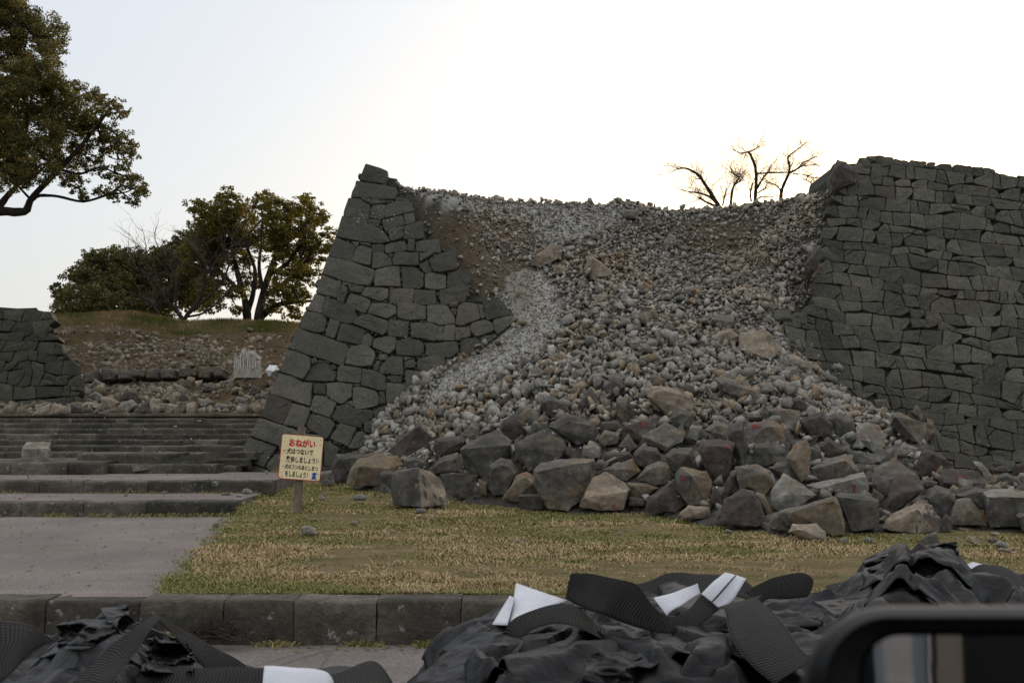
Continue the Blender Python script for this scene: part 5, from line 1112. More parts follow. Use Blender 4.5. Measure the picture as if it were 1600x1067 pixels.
def crumple(name, pts, D, mat, amp=.05, n=16):
    c = np.mean(pts, axis=0); V = [P(c[0], c[1], D - .25)]; Fc = []
    ring = [(p, q) for p, q in zip(pts, pts[1:] + pts[:1])]; out = []
    for p, q in ring:
        for k in range(3): out.append((p[0] + (q[0] - p[0]) * k / 3, p[1] + (q[1] - p[1]) * k / 3))
    rings = 5; m = len(out)
    for r_ in range(1, rings + 1):
        for x, y in out:
            f = r_ / rings; w_ = P(c[0] + (x - c[0]) * f, c[1] + (y - c[1]) * f, D - .25 * (1 - f)); nn = mn.noise(Vector(w_ * 4)) * amp; V.append(w_ + np.array([nn, -abs(nn), nn]))
    for k in range(m): Fc.append([0, 1 + k, 1 + (k + 1) % m])
    for r_ in range(rings - 1):
        for k in range(m): Fc.append([1 + r_ * m + k, 1 + (r_ + 1) * m + k, 1 + (r_ + 1) * m + (k + 1) % m, 1 + r_ * m + (k + 1) % m])
    return obj(name, V, Fc, mat, sharp=30)
tag(crumple('plastic_sheet', [(412,582),(420,572),(436,568),(440,578),(432,590),(418,592)], 27.6, M['tarp'], .12), 'crumpled white plastic sheet beside the far stump', 'plastic sheet')
# ------------------------------------------------------------------ trees
def limb_pts(pxs, D, r, dz=0.4, n=4):
    # pxs: (px, py, radius px); smooth path with a little wander in depth
    pts = [P(x, y, D + (r.uniform(-dz, dz) if 0 < i else 0)) for i, (x, y, w_) in enumerate(pxs)]; rad = [w_ * D / F for _, _, w_ in pxs]
    out, ro_ = [], []
    for i in range(len(pts) - 1):
        p0, p1, p2, p3 = pts[max(i - 1, 0)], pts[i], pts[i + 1], pts[min(i + 2, len(pts) - 1)]
        for k in range(n):
            t = k / n; out.append(.5 * ((2 * p1) + (-p0 + p2) * t + (2 * p0 - 5 * p1 + 4 * p2 - p3) * t * t + (-p0 + 3 * p1 - 3 * p2 + p3) * t ** 3)); ro_.append(rad[i] * (1 - t) + rad[i + 1] * t)
    out.append(pts[-1]); ro_.append(rad[-1]); return out, ro_
def twigs(mb, p, d, length, rad, r, depth, spread=.7):
    if depth == 0 or length < .08: return
    pts = [Vector(p)]; dd = Vector(d).normalized(); seg_ = 4
    for k in range(seg_):
        dd = (dd + Vector((r.gauss(0, .22), r.gauss(0, .22), r.gauss(.04, .18)))).normalized(); pts.append(pts[-1] + dd * length / seg_)
    mb.tube(pts, [rad * (1 - .7 * k / seg_) for k in range(seg_ + 1)], 4 if rad < .02 else 5)
    for k in range(r.choice([2, 3])):
        q = pts[r.randint(1, seg_)]; nd = (dd + Vector((r.gauss(0, spread), r.gauss(0, spread), r.gauss(.1, spread)))).normalized(); twigs(mb, q, nd, length * r.uniform(.5, .8), rad * .5, r, depth - 1, spread)
def leaves(clumps, per_m2, size, r_, holes=.0, sub=.34):
    # leaf clusters: every crown mass is a set of smaller tufts; the tufts carry leaf-sized faces
    Cn = []; Rn = []
    for c, rad in clumps:
        k = int(30 + 34 * rad)
        v = r_.normal(size=(k, 3)); v /= np.linalg.norm(v, axis=1)[:, None]; rr_ = rad * 1.12 * r_.uniform(.2, 1.02, (k, 1)) ** .6
        Cn.append(c + v * rr_ * [1, 1, .82]); Rn.append(rad * sub * r_.uniform(.45, 1.1, k))
    Cn = np.concatenate(Cn); Rn = np.concatenate(Rn)
    cnt = np.maximum((per_m2 * Rn ** 2).astype(int), 8); rep = np.repeat(np.arange(len(Cn)), cnt); n_ = len(rep)
    v = r_.normal(size=(n_, 3)); v /= np.linalg.norm(v, axis=1)[:, None]; pos = Cn[rep] + v * (Rn[rep] * r_.random(n_) ** .45)[:, None] * [1, 1, .7]
    a = r_.normal(size=(n_, 3)) + v * .5; a[:, 2] += .2; a /= np.linalg.norm(a, axis=1)[:, None]; b = np.cross(a, r_.normal(size=(n_, 3))); b /= np.linalg.norm(b, axis=1)[:, None]; c = np.cross(a, b)
    s = size * r_.uniform(.6, 1.35, n_)[:, None]
    V = np.stack([pos - b * s * .5, pos + c * s * .28 + a * s * .06, pos + b * s * .5, pos - c * s * .28 + a * s * .06], 1).reshape(-1, 3)
    return V, np.arange(n_ * 4).reshape(-1, 4)
def tree(name, label, base, clumps_px, D, limbs, leafmat, seed, per=650, size=.10, dspread=1.6, group=None, cat='tree', barkm='bark', hub=None, sub=.34):
    r = random.Random(seed); q = np.random.default_rng(seed); t = empty(name, base, label=label, cat=cat, group=group)
    cl = []
    for x, y, rp in clumps_px:
        rad = rp * D / F * (1.45 if D > 35 else 1.1); cl.append((P(x, y, D + r.uniform(-1, 1) * dspread), rad))
    mb = MB()
    for L in limbs: a, b = limb_pts(L, D, r, .35); mb.tube(a, b, 8, .12)
    if hub:
        for c, rad in cl:
            h = min((P(*hh, D) for hh in hub), key=lambda e: np.linalg.norm(e - c)); mid = h * .5 + c * .5 + np.array([r.uniform(-.2, .2), 0, r.uniform(-.05, .3)])
            mb.tube([h, h * .75 + mid * .25, mid, mid * .4 + c * .6, c], [.038, .034, .028, .02, .01], 5, .15)
    mb.build('trunk', M[barkm], t, smooth=True)
    V, Fc = leaves(cl, per, size, q, sub=sub); obj('crown', V, Fc, M[leafmat], t); return t
BIG = [(-60,-30,60),(-20,20,50),(28,32,38),(66,52,36),(20,92,42),(62,112,36),(5,135,42),(48,152,40),(78,78,20),(98,148,28),(128,150,26),(104,186,36),(168,162,15),(186,172,16),(150,196,28),(48,200,40),(-5,195,45),(192,222,20),(203,240,13),(160,228,22),(104,232,32),(52,248,36),(5,252,38),(-50,120,60),(-60,210,60),(22,284,20),(40,272,22),(118,286,17),(150,258,17),(182,272,18),(208,288,20),(206,312,13),(162,300,13),(104,268,20),(132,306,9),(178,308,10),(-30,285,30),(196,258,10),(222,300,10)]
tree('camphor_tree', 'large dark leafed camphor tree leaning in at the upper left, low limb bare', P(-190, 640, 30), BIG, 30,
     [[(-190,690,26),(-180,560,22),(-150,430,18),(-110,360,13),(-50,338,9),(0,330,7.5),(38,331,6.5),(48,312,5),(70,288,4.5),(95,262,4),(120,235,3.5),(150,200,2.5),(170,170,1.5)],
      [(48,314,4),(62,306,2.6),(90,307,2.2),(130,315,2),(165,306,1.8),(198,300,1.2),(215,290,.8)],[(-5,330,6),(10,308,5),(24,292,4),(30,260,3),(40,210,2.5),(50,150,2),(62,100,1.5)],[(-110,360,12),(-90,280,10),(-60,180,9),(-30,90,7),(0,30,4)],[(95,262,3),(80,220,2.5),(85,170,2),(100,140,1.5)],[(95,265,2.5),(125,272,2),(155,262,1.5),(180,270,1)],[(24,292,3),(60,270,2),(90,235,2)],[(170,245,1.2),(185,250,.8),(205,248,.5)]],
     'leaf_dark', 3, per=3300, size=.064, dspread=1.5, hub=[(48,312),(95,262),(120,235),(152,198),(62,270),(-60,180),(30,230),(90,180),(130,315),(167,306),(155,262),(180,270),(185,250),(30,100),(60,60)])
EV1 = [(150,402,12),(205,402,14),(175,400,12),(120,425,12),(95,470,14),(112,460,18),(100,490,14),(130,440,20),(150,410,14),(155,430,22),(180,420,24),(140,470,22),(170,460,24),(120,495,16),(150,498,18),(190,445,22),(200,480,20),(180,500,20),(86,450,7),(214,410,14),(140,400,9)]
EV2 = [(270,388,13),(290,374,12),(308,362,11),(250,400,13),(318,380,14),(335,400,14),(300,402,17),(275,392,14),(322,425,15),(330,465,13),(215,430,22),(240,415,22),(262,410,20),(245,445,24),(280,420,22),(225,465,20),(270,455,22),(300,440,20),(215,495,18),(240,492,16),(262,490,14),(310,470,14),(205,455,16)]
tree('evergreen_tree', 'dark green broad evergreen tree, leftmost on the far bank', P(150, 510, 41), EV1, 41, [[(150,515,6),(152,490,5),(146,460,4),(150,430,2)],[(152,495,3),(175,470,2.5),(190,440,1.5)],[(148,480,3),(125,465,2),(105,465,1)],[(190,512,4),(185,490,3),(160,455,2)]], 'leaf_ever', 5, per=1500, size=.10, dspread=2, hub=[(150,470),(175,470)])
tree('evergreen_tree', 'dark evergreen tree on the bank behind the bare purplish shrub', P(250, 510, 43), EV2, 43, [[(252,512,6),(250,480,5),(245,450,4),(240,420,2)],[(250,485,3),(275,460,2.5),(290,430,1.5)],[(212,512,4),(222,480,3),(230,450,2)]], 'leaf_ever', 6, per=1500, size=.10, dspread=2, hub=[(248,470),(270,460)])
CA = [(298,430,15),(320,452,15),(342,445,15),(366,455,12),(392,440,13),(300,470,14),(335,478,11),(372,484,8),(305,325,12),(318,330,14),(340,330,8),(352,308,12),(362,325,18),(375,345,16),(350,350,14),(330,360,22),(358,372,22),(320,385,20),(385,370,20),(345,400,20),(375,405,16),(300,395,14),(330,345,12),(310,410,14),(372,330,10)]
CB = [(405,318,12),(420,310,10),(430,330,18),(412,340,14),(440,350,20),(470,320,12),(480,310,8),(492,335,14),(475,345,18),(455,375,22),(485,375,16),(500,395,14),(430,390,18),(468,405,20),(450,430,18),(480,430,14),(440,460,16),(465,460,14),(425,480,10),(410,372,16),(515,365,9),(520,385,8),(455,490,12),(500,345,8)]
tree('camphor_tree', 'golden green camphor tree with two rounded heads in the middle of the bank', P(378, 510, 42), CA, 42, [[(384,512,8),(386,490,7),(382,465,5),(372,430,4.5),(365,395,3.5),(360,360,2.5),(355,325,1.5)],[(380,460,4),(350,430,3),(325,400,2.5),(312,360,1.5)],[(386,490,5),(395,460,4),(398,420,3),(385,385,2)]], 'leaf_gold', 7, per=1300, size=.10, dspread=1.7, hub=[(365,395),(340,410),(385,400)])
tree('camphor_tree', 'golden green camphor tree leaning right, nearest the tall wall corner', P(402, 512, 41), CB, 41, [[(405,514,9),(405,495,8),(410,465,6),(420,430,5),(432,395,4),(440,350,2.5),(432,325,1.5)],[(410,465,5),(440,445,4),(465,425,3),(485,395,2),(492,350,1.2)],[(405,498,6),(430,478,4),(460,472,3),(490,470,2)],[(420,430,3.5),(450,410,3),(475,370,2),(478,330,1.2)],[(412,460,4),(405,420,3),(408,380,2),(410,340,1.2)]], 'leaf_gold', 8, per=1300, size=.10, dspread=1.7, hub=[(432,395),(465,425),(450,460)])
def bare(name, label, stems, D, seed, tw=26, tlen=.9, trad=.012, mat='bark', depth=3, base=None, group=None, tmat='twig'):
    r = random.Random(seed); t = empty(name, base if base is not None else P(stems[0][0][0], stems[0][0][1], D), label=label, cat='tree', group=group)
    mb, mt = MB(), MB()
    for L in stems:
        a, b = limb_pts(L, D, r, .12, 5); mb.tube(a, [x * (1 + r.uniform(-.12, .12)) for x in b], 7, .12)
        for k in range(int(tw * len(L) / 4)):
            i_ = r.randint(len(a) // 3, len(a) - 2); d_ = Vector(a[i_ + 1] - a[i_]).normalized(); d_ = (d_ + Vector((r.gauss(0, .8), r.gauss(0, .8), r.gauss(.2, .6)))).normalized()
            twigs(mt, a[i_], d_, tlen * r.uniform(.4, 1.1), trad * r.uniform(.6, 1.2), r, depth)
        twigs(mt, a[-1], Vector(a[-1] - a[-2]), tlen, trad * 1.4, r, depth)
    mb.build('trunk', M[mat], t, smooth=True); mt.build('twigs', M[tmat], t); return t
bare('bare_tree', 'leafless purplish brown tree fanning out in front of the far evergreens', [[(288,512,4),(290,495,3.5),(310,470,3),(320,435,2.2),(320,410,1.6),(305,390,.9)],[(288,505,3),(275,480,2.4),(275,440,2),(264,412,1.5),(254,395,.9)],[(288,500,3),(262,470,2),(240,440,1.6),(215,420,1)],[(292,492,3),(330,460,2.2),(352,430,1.6),(362,395,1)],[(320,430,1.8),(345,400,1.2),(372,380,.8)],[(275,445,1.5),(255,415,1),(225,392,.6)],[(290,495,2),(320,488,1.6),(360,455,1)],[(262,505,2.5),(248,490,2),(232,470,1.5),(200,458,.8)]], 38.5, 11, tw=15, tlen=.95, trad=.014, mat='bark')
Z = lambda pts: [(800 + x / 2.963, 180 + y / 2.963, r_ / 2.963) for x, y, r_ in pts]
bare('bare_tree', 'leafless tree bending left, leftmost on the skyline of the fall', [Z(q) for q in ([(985,450,11),(965,430,10),(930,375,9),(900,330,8),(870,285,7),(840,262,5.5),(800,246,4.5),(765,250,2.5)],[(965,428,7),(920,382,6),(870,362,4.5),(822,355,2.5)],[(962,430,7),(905,405,5),(860,380,3.5)],[(975,420,4),(985,375,3),(992,345,2)])], 27.6, 21, tw=26, tlen=.6, trad=.0055, depth=4)
bare('bare_tree', 'small leafless tree with a crooked top between the bent one and the tall forked one', [Z(q) for q in ([(1015,430,7),(1014,395,6),(1022,340,5.5),(1038,310,4.5),(1050,292,4),(1035,278,3),(1018,268,2)],[(1030,325,3.5),(1055,305,2.5),(1068,288,1.5)])], 27.8, 22, tw=26, tlen=.55, trad=.0055, depth=4)
bare('bare_tree', 'tallest leafless forked tree on the skyline of the fall', [Z(q) for q in ([(1127,420,10),(1127,380,9),(1130,320,7.5),(1130,265,7),(1118,215,6),(1100,178,5.5),(1088,172,4),(1060,176,3),(1022,160,1.8)],[(1098,172,3.5),(1122,160,2.5),(1142,142,1.5)],[(1130,345,6),(1150,312,5),(1175,275,4),(1197,242,2)],[(1138,272,4),(1180,268,3.5),(1235,266,3.5),(1278,266,2.5)],[(1108,400,4.5),(1104,360,4),(1115,315,3)],[(1132,395,4),(1155,378,3),(1205,380,1.6)],[(1138,360,3),(1160,348,2.5),(1175,338,1.5)])], 28, 23, tw=19, tlen=.55, trad=.0055, depth=4)
bare('bare_tree', 'leafless tree with two forks, rightmost on the skyline beside the right wall', [Z(q) for q in ([(1245,405,8),(1247,355,7.5),(1262,315,7),(1280,275,6),(1285,240,5),(1278,198,4),(1300,175,3),(1335,150,2.5),(1360,128,1.5)],[(1288,268,4.5),(1320,250,4),(1350,220,3),(1385,203,1.5)],[(1322,250,3),(1350,235,2.5),(1400,232,1.2)],[(1247,352,4),(1222,325,3),(1178,312,1.8)],[(1300,272,2.5),(1350,275,2),(1390,290,1.2)])], 27.6, 24, tw=19, tlen=.55, trad=.0055, depth=4)
bare('bare_shrub', 'thin leafless shrub on the skyline against the right wall', [Z(q) for q in ([(1405,370,4),(1400,345,3),(1385,315,2),(1360,300,1)],[(1405,365,3),(1425,330,2),(1465,318,1)],[(1450,350,2.5),(1475,330,2),(1500,300,1)])], 25.8, 25, tw=17, tlen=.4, trad=.006)

# ------------------------------------------------------------------ heap of black woven bags
def heapz(X, Y):
    u_ = 800 + X / Y * F
    zt = np.interp(u_, [-400, 0, 60, 110, 190, 230, 300, 360, 440, 600, 625, 660, 700, 760, 830, 900, 1000, 1100, 1180, 1260, 1300, 1350, 1400, 1480, 1520, 1620, 1900], [.72, .72, .74, .80, .86, .80, .74, .66, .60, .60, .44, .52, .66, .80, .845, .85, .86, .87, .85, .86, .885, .95, 1.01, .99, .90, .89, .85])
    yc = np.where(u_ < 620, 4.15, 4.55)
    fall = np.clip(1 - ((Y - yc) / np.where(Y > yc, .75, 2.6)) ** 2, 0, 1) ** .5
    return zt * fall
SILX = [-400,0,80,100,150,190,225,300,360,420,600,620,650,690,740,800,880,900,990,1050,1180,1270,1300,1335,1370,1395,1410,1418,1425,1480,1495,1510,1600,1900]
SILY = [990,988,985,975,965,946,960,1000,1030,1045,1040,1066,1035,990,957,937,935,925,925,915,922,916,905,880,866,848,850,868,855,852,870,890,893,893]
def cap(X, Y, z, under=None):                      # nothing in the heap stands taller than the heap does
    u_ = 800 + X / Y * F; lo_ = np.interp(u_, [-400, 600, 700, 800, 1280, 1400, 1900], [.7, .7, .6, 1, 1, .55, .5]) * np.interp(Y, [3.3, 3.7, 4.1, 4.5, 4.75], [135, 100, 62, 24, 0]); r2 = (533.5 - np.interp(u_, SILX, SILY) - lo_) / F; zm = CZ + (sp + r2 * cp) / (cp - r2 * sp) * Y
    return np.minimum(z, zm + np.where(lo_ > 8, .045, 0)) if under is None else np.minimum(z, zm - under)
def tri(x): return np.abs((x % 1.) * 2 - 1)
def bagsheet(L, ctr, ang, seed, floor, amp=1., step=.0115, edge=1.):
    # a slack sheet of stiff woven cloth: straight creases with flat facets between them, over whatever lies below
    r = random.Random(seed * 7 + 1); nx_, ny_ = int(L[0] / step), int(L[1] / step); a, b = np.meshgrid(np.linspace(-.5, .5, nx_) * L[0], np.linspace(-.5, .5, ny_) * L[1])
    sn = lambda f, p, t: np.sin(f * (a * math.cos(t) + b * math.sin(t)) + p)
    wx = sum(sn(r.uniform(3, 9), r.uniform(0, 6), r.uniform(0, 3)) for _ in range(4)) * .022; wy = sum(sn(r.uniform(3, 9), r.uniform(0, 6), r.uniform(0, 3)) for _ in range(4)) * .022
    A, B = a + wx, b + wy; h = np.zeros_like(a); ox = np.zeros_like(a); oy = np.zeros_like(a); main = r.uniform(0, 3.14)
    for lam, am, n_, spread, pw in ((.46, .095, 2, .35, 2.0), (.24, .060, 3, .45, 1.9), (.12, .026, 3, .6, 1.8), (.055, .005, 3, .8, 1.2)):
        for k in range(n_):
            t = main + r.gauss(0, spread); l_ = lam * r.uniform(.7, 1.4); c_, s_ = math.cos(t), math.sin(t); d_ = A * c_ + B * s_ + .10 * lam * np.sin((-A * s_ + B * c_) / l_ * 1.7 + k)
            m_ = np.clip(.5 + .9 * sn(r.uniform(2.5, 7), r.uniform(0, 6), r.uniform(0, 3)) * sn(r.uniform(2.5, 7), r.uniform(0, 6), r.uniform(0, 3)), 0, 1)
            f = tri(d_ / l_ + r.random()) ** pw * am * m_ * r.uniform(.6, 1.2); h += f; q = r.uniform(-.6, .6); ox += c_ * f * q; oy += s_ * f * q
    h *= amp; ca, sa = math.cos(ang), math.sin(ang); ed = np.clip(np.minimum(.5 - np.abs(a) / L[0], .5 - np.abs(b) / L[1]) * 7, 0, 1); rim = 1 + wx * 1.5
    a2, b2 = a * rim + ox * amp, b * rim + oy * amp; X = ctr[0] + a2 * ca - b2 * sa; Y = ctr[1] + a2 * sa + b2 * ca
    z = cap(X, Y, floor(X, Y), .075 * amp) + .010 + h * (.45 + .55 * ed) - (1 - ed) * .012 * edge
    return np.stack([X, Y, cap(X, Y, z)], -1)
class Floor:                          # height of everything laid down so far
    def __init__(s): 
        s.x = np.arange(-3.2, 4.4, .03); s.y = np.arange(2., 6.2, .03); gx_, gy_ = np.meshgrid(s.x, s.y); s.z = heapz(gx_, gy_) - .10
    def __call__(s, X, Y):
        i_ = np.clip((X - s.x[0]) / .03, 0, len(s.x) - 1.01); j_ = np.clip((Y - s.y[0]) / .03, 0, len(s.y) - 1.01); a = i_.astype(int); b = j_.astype(int); fx, fy = i_ - a, j_ - b
        return s.z[b, a] * (1 - fx) * (1 - fy) + s.z[b, a + 1] * fx * (1 - fy) + s.z[b + 1, a] * (1 - fx) * fy + s.z[b + 1, a + 1] * fx * fy
    def lay(s, X):
        i_ = np.clip(((X[..., 0] - s.x[0]) / .03).round().astype(int), 0, len(s.x) - 1).ravel(); j_ = np.clip(((X[..., 1] - s.y[0]) / .03).round().astype(int), 0, len(s.y) - 1).ravel()
        np.maximum.at(s.z, (j_, i_), X[..., 2].ravel() * .75 + s.z[j_, i_] * .25)
FL = Floor()
def grid_obj(name, X, mat, parent=None, thick=.006):
    h_, w_ = X.shape[:2]; i_ = np.arange(h_ * w_).reshape(h_, w_)
    o = obj(name, X.reshape(-1, 3), np.c_[i_[:-1, :-1].ravel(), i_[:-1, 1:].ravel(), i_[1:, 1:].ravel(), i_[1:, :-1].ravel()], mat, parent, smooth=True)
    o.data.set_sharp_from_angle(angle=R(48)); so_ = o.modifiers.new('thick', 'SOLIDIFY'); so_.thickness = thick; return o
def C2(px, D): return ((px - 800) / F * D, D)
BAGS = []; BC = []
for (px, D, L, ang, sq, sd, lab) in [
    (240, 4.0, (1.9, 1.5), .1, .66, 1, 'crumpled black woven bag spread across the lower left corner'),
    (190, 4.5, (.95, .8), .5, .55, 2, 'bunched black woven bag peaking highest in the left heap'),
    (530, 4.2, (1.1, 1.0), -.1, .62, 3, 'low black woven bag lying between the two heaps'),
    (830, 4.35, (1.7, 1.6), .3, .72, 4, 'smooth sided black woven bag at the left end of the big heap'),
    (1250, 4.3, (2.3, 1.7), -.1, .68, 5, 'black woven bag under the crossed straps in the middle of the big heap'),
    (1650, 4.6, (2.1, 1.8), .1, .66, 6, 'black woven bag at the right edge of the big heap'),
    (950, 3.75, (1.1, .9), .2, .62, 7, 'black woven bag bunched up in front in the big heap'),
    (1170, 3.7, (1.2, .9), -.3, .64, 8, 'black woven bag with a turned flap beside the car mirror'),
    (1370, 4.75, (.8, .75), .6, .55, 9, 'black shiny bag peak, left of the two highest on the big heap'),
    (1465, 4.75, (.7, .65), -.2, .5, 10, 'black shiny bag knot, right of the two highest on the big heap')]:
    c = C2(px, D); X = bagsheet((L[0] * .82, L[1] * .78), c, ang, sd, FL, amp=.75 if sd > 8 else 1.); FL.lay(X)
    bo_ = grid_obj('woven_bag', X, M['bag']); tag(bo_, lab, 'bag', 'black woven bags heaped by the road'); BAGS.append(bo_); BC.append(c)
# loose panels and turned-back hems of the same bags, their edges lying free
pr_n = random.Random(77)
for k in range(34):
    px_c = pr_n.choice([pr_n.uniform(60, 560), pr_n.uniform(680, 1300), pr_n.uniform(700, 1600), pr_n.uniform(900, 1500)])
    c = C2(px_c, pr_n.uniform(3.5, 4.9)); near = BAGS[min(range(len(BAGS)), key=lambda q: (BC[q][0] - c[0]) ** 2 + (BC[q][1] - c[1]) ** 2)]
    X = bagsheet((pr_n.uniform(.32, .6), pr_n.uniform(.16, .34)), c, pr_n.uniform(-.9, .9), 100 + k, FL, amp=.55, edge=-1.6); FL.lay(X); grid_obj('fabric_panel', X, M['bag'], near, .005)
# hidden fill of older folded bags under the top layer keeps the heap closed
gx_, gy_ = np.meshgrid(np.arange(-3.0, 4.3, .05), np.arange(2.2, 5.45, .05)); hz = heapz(gx_, gy_) - .15 + np.array([mn.fractal(Vector((a * 3, b * 3, 2)), 1, 2, 3) for a, b in zip(gx_.ravel(), gy_.ravel())]).reshape(gx_.shape) * .05
hf = grid_obj('bag_pile', np.stack([gx_, gy_, np.maximum(cap(gx_, gy_, hz, .11), -.02)], -1), M['bag']); tag(hf, kind='stuff'); hf.name = 'bag_layers'

def cr(pts, n=8):
    pts = [np.array(p, float) for p in pts]; out = []
    for i in range(len(pts) - 1):
        p0, p1, p2, p3 = pts[max(i - 1, 0)], pts[i], pts[i + 1], pts[min(i + 2, len(pts) - 1)]
        for k in range(n):
            t = k / n; out.append(.5 * ((2 * p1) + (-p0 + p2) * t + (2 * p0 - 5 * p1 + 4 * p2 - p3) * t * t + (-p0 + 3 * p1 - 3 * p2 + p3) * t ** 3))
    out.append(pts[-1]); return out
def ribbon(name, pairs, mat, bag, thick=.0035, nc=8, n=8, sag=.0, lab=None):
    # pairs: (px, py, D, px, py, D): the two selvedges of the band, met at real distances
    A = cr([P(a, b, c) for a, b, c, *_ in pairs], n); B = cr([P(*q[3:]) for q in pairs], n); V = []; UV = []; Lr = 0
    for i, (a, b) in enumerate(zip(A, B)):
        if i: Lr += np.linalg.norm((A[i] + B[i]) / 2 - (A[i - 1] + B[i - 1]) / 2)
        for k in range(nc + 1):
            t = k / nc; p = a * (1 - t) + b * t; p = p + np.array([0, -1, .2]) * (math.sin(math.pi * t) * sag * .3) + np.array([0, 1, 1]) * mn.noise(Vector(p * 9)) * .006; V.append(p); UV.append((Lr, t))
    Fc = np.array([[i * (nc + 1) + k, i * (nc + 1) + k + 1, (i + 1) * (nc + 1) + k + 1, (i + 1) * (nc + 1) + k] for i in range(len(A) - 1) for k in range(nc)])
    o = obj(name, V, Fc, M[mat], bag, smooth=True); uv = o.data.uv_layers.new(name='UVMap')
    li = np.empty(len(o.data.loops), np.int32); o.data.loops.foreach_get('vertex_index', li); uv.data.foreach_set('uv', np.array(UV)[li].astype(np.float32).ravel())
    so_ = o.modifiers.new('thick', 'SOLIDIFY'); so_.thickness = thick; so_.offset = 0
    if lab: o['label'] = lab
    return o
B0, B1, B2, B3, B4, B5, B6, B7, B8, B9 = BAGS
ribbon('strap', [(-60,985,3.5,-60,1100,3.4),(-20,972,3.55,-20,1085,3.4),(20,974,3.6,2,1066,3.4),(52,980,3.65,22,1046,3.45),(85,999,3.75,48,1016,3.6)], 'strap', B0, sag=.01)
ribbon('strap', [(70,1110,3.3,165,1110,3.25),(112,1068,3.35,178,1066,3.3),(160,1022,3.45,200,1034,3.4),(205,985,3.55,222,1003,3.5),(238,963,3.7,243,972,3.62),(262,966,3.78,258,978,3.7),(288,986,3.85,285,1006,3.75),(335,1010,3.95,310,1034,3.8),(378,1034,4.05,332,1056,3.85),(400,1052,4.1,350,1070,3.9)], 'strap', B0, sag=.0)
ribbon('strap', [(200,1050,3.62,190,1085,3.5),(300,1044,3.6,300,1080,3.5),(412,1044,3.6,412,1085,3.5),(520,1052,3.65,520,1090,3.5),(585,1034,3.8,600,1075,3.6),(612,1062,3.9,616,1088,3.7)], 'strap', B2, sag=.02)
ribbon('label_tape', [(413,1041,3.56,410,1085,3.46),(460,1043,3.56,460,1088,3.46),(508,1048,3.58,508,1090,3.48),(522,1066,3.6,520,1095,3.5)], 'tagw', B2, thick=.003, sag=.022)
ribbon('strap', [(1182,925,4.7,1178,942,4.6),(1160,906,4.72,1150,930,4.6),(1100,897,4.75,1110,932,4.6),(1050,895,4.72,1060,932,4.6),(1000,911,4.6,1005,936,4.5),(960,908,4.5,970,940,4.45),(905,896,4.4,905,925,4.45),(892,897,4.25,884,934,4.3)], 'strap', B4)
ribbon('strap', [(892,897,4.22,884,934,4.28),(925,897,4.1,900,944,4.15),(965,903,4.0,935,958,4.0),(996,915,3.95,970,972,3.95),(1020,945,3.92,1010,985,3.9),(1045,962,3.92,1050,988,3.88),(1072,955,3.95,1090,980,3.9),(1095,930,4.05,1118,958,4.0),(1103,922,4.1,1128,950,4.05)], 'strap', B4, sag=.012)
ribbon('label_tape', [(1096,928,4.02,1126,953,4.0),(1112,912,4.05,1146,936,4.03),(1133,895,4.12,1166,905,4.1)], 'tagw', B4, thick=.003, lab='white label tape folded over the strap, with a black seam')
ribbon('tape_seam', [(1112,940,3.995,1113,942,3.995),(1128,922,4.02,1130,924,4.02),(1149,900,4.09,1151,901,4.09)], 'rubber', B4, thick=.002)
ribbon('label_tape', [(1021,934,4.12,1042,964,4.05),(1045,927,4.15,1056,950,4.08),(1090,912,4.22,1094,928,4.2)], 'tagw', B4, thick=.003)
ribbon('strap', [(1165,925,4.4,1185,945,4.3),(1185,913,4.35,1200,935,4.28),(1212,902,4.3,1222,934,4.25),(1247,894,4.3,1250,932,4.25),(1262,898,4.34,1262,930,4.3),(1271,908,4.42,1268,922,4.4)], 'strap', B4, sag=.012)
ribbon('strap', [(1120,948,3.9,1190,930,4.0),(1132,952,3.82,1186,938,3.9),(1137,980,3.68,1212,960,3.74),(1148,1006,3.58,1234,988,3.62),(1176,1040,3.48,1250,1012,3.52),(1210,1068,3.4,1270,1030,3.44)], 'strap', B7, sag=.022)
ribbon('strap', [(790,1002,3.95,800,1010,3.9),(796,972,3.95,812,998,3.88),(832,952,3.98,838,980,3.9),(880,944,4.0,872,974,3.9),(905,950,4.0,902,980,3.88),(930,974,3.98,935,996,3.85),(962,996,3.95,968,1006,3.85),(980,1000,4.0,985,1006,3.95)], 'strap', B3, sag=.008)
ribbon('strap', [(1290,915,4.75,1300,935,4.6),(1400,893,4.8,1410,910,4.6),(1450,888,4.8,1455,903,4.6),(1500,893,4.7,1505,908,4.55),(1512,893,4.6,1535,914,4.45),(1535,882,4.6,1570,920,4.4),(1575,888,4.6,1605,930,4.4),(1620,925,4.6,1640,960,4.4)], 'strap', B5, sag=.01)
ribbon('strap', [(1430,912,4.35,1440,930,4.3),(1418,900,4.38,1422,915,4.28),(1440,893,4.4,1432,908,4.3),(1425,918,4.3,1440,930,4.2),(1470,922,4.25,1475,932,4.2)], 'strap', B5, sag=.01)
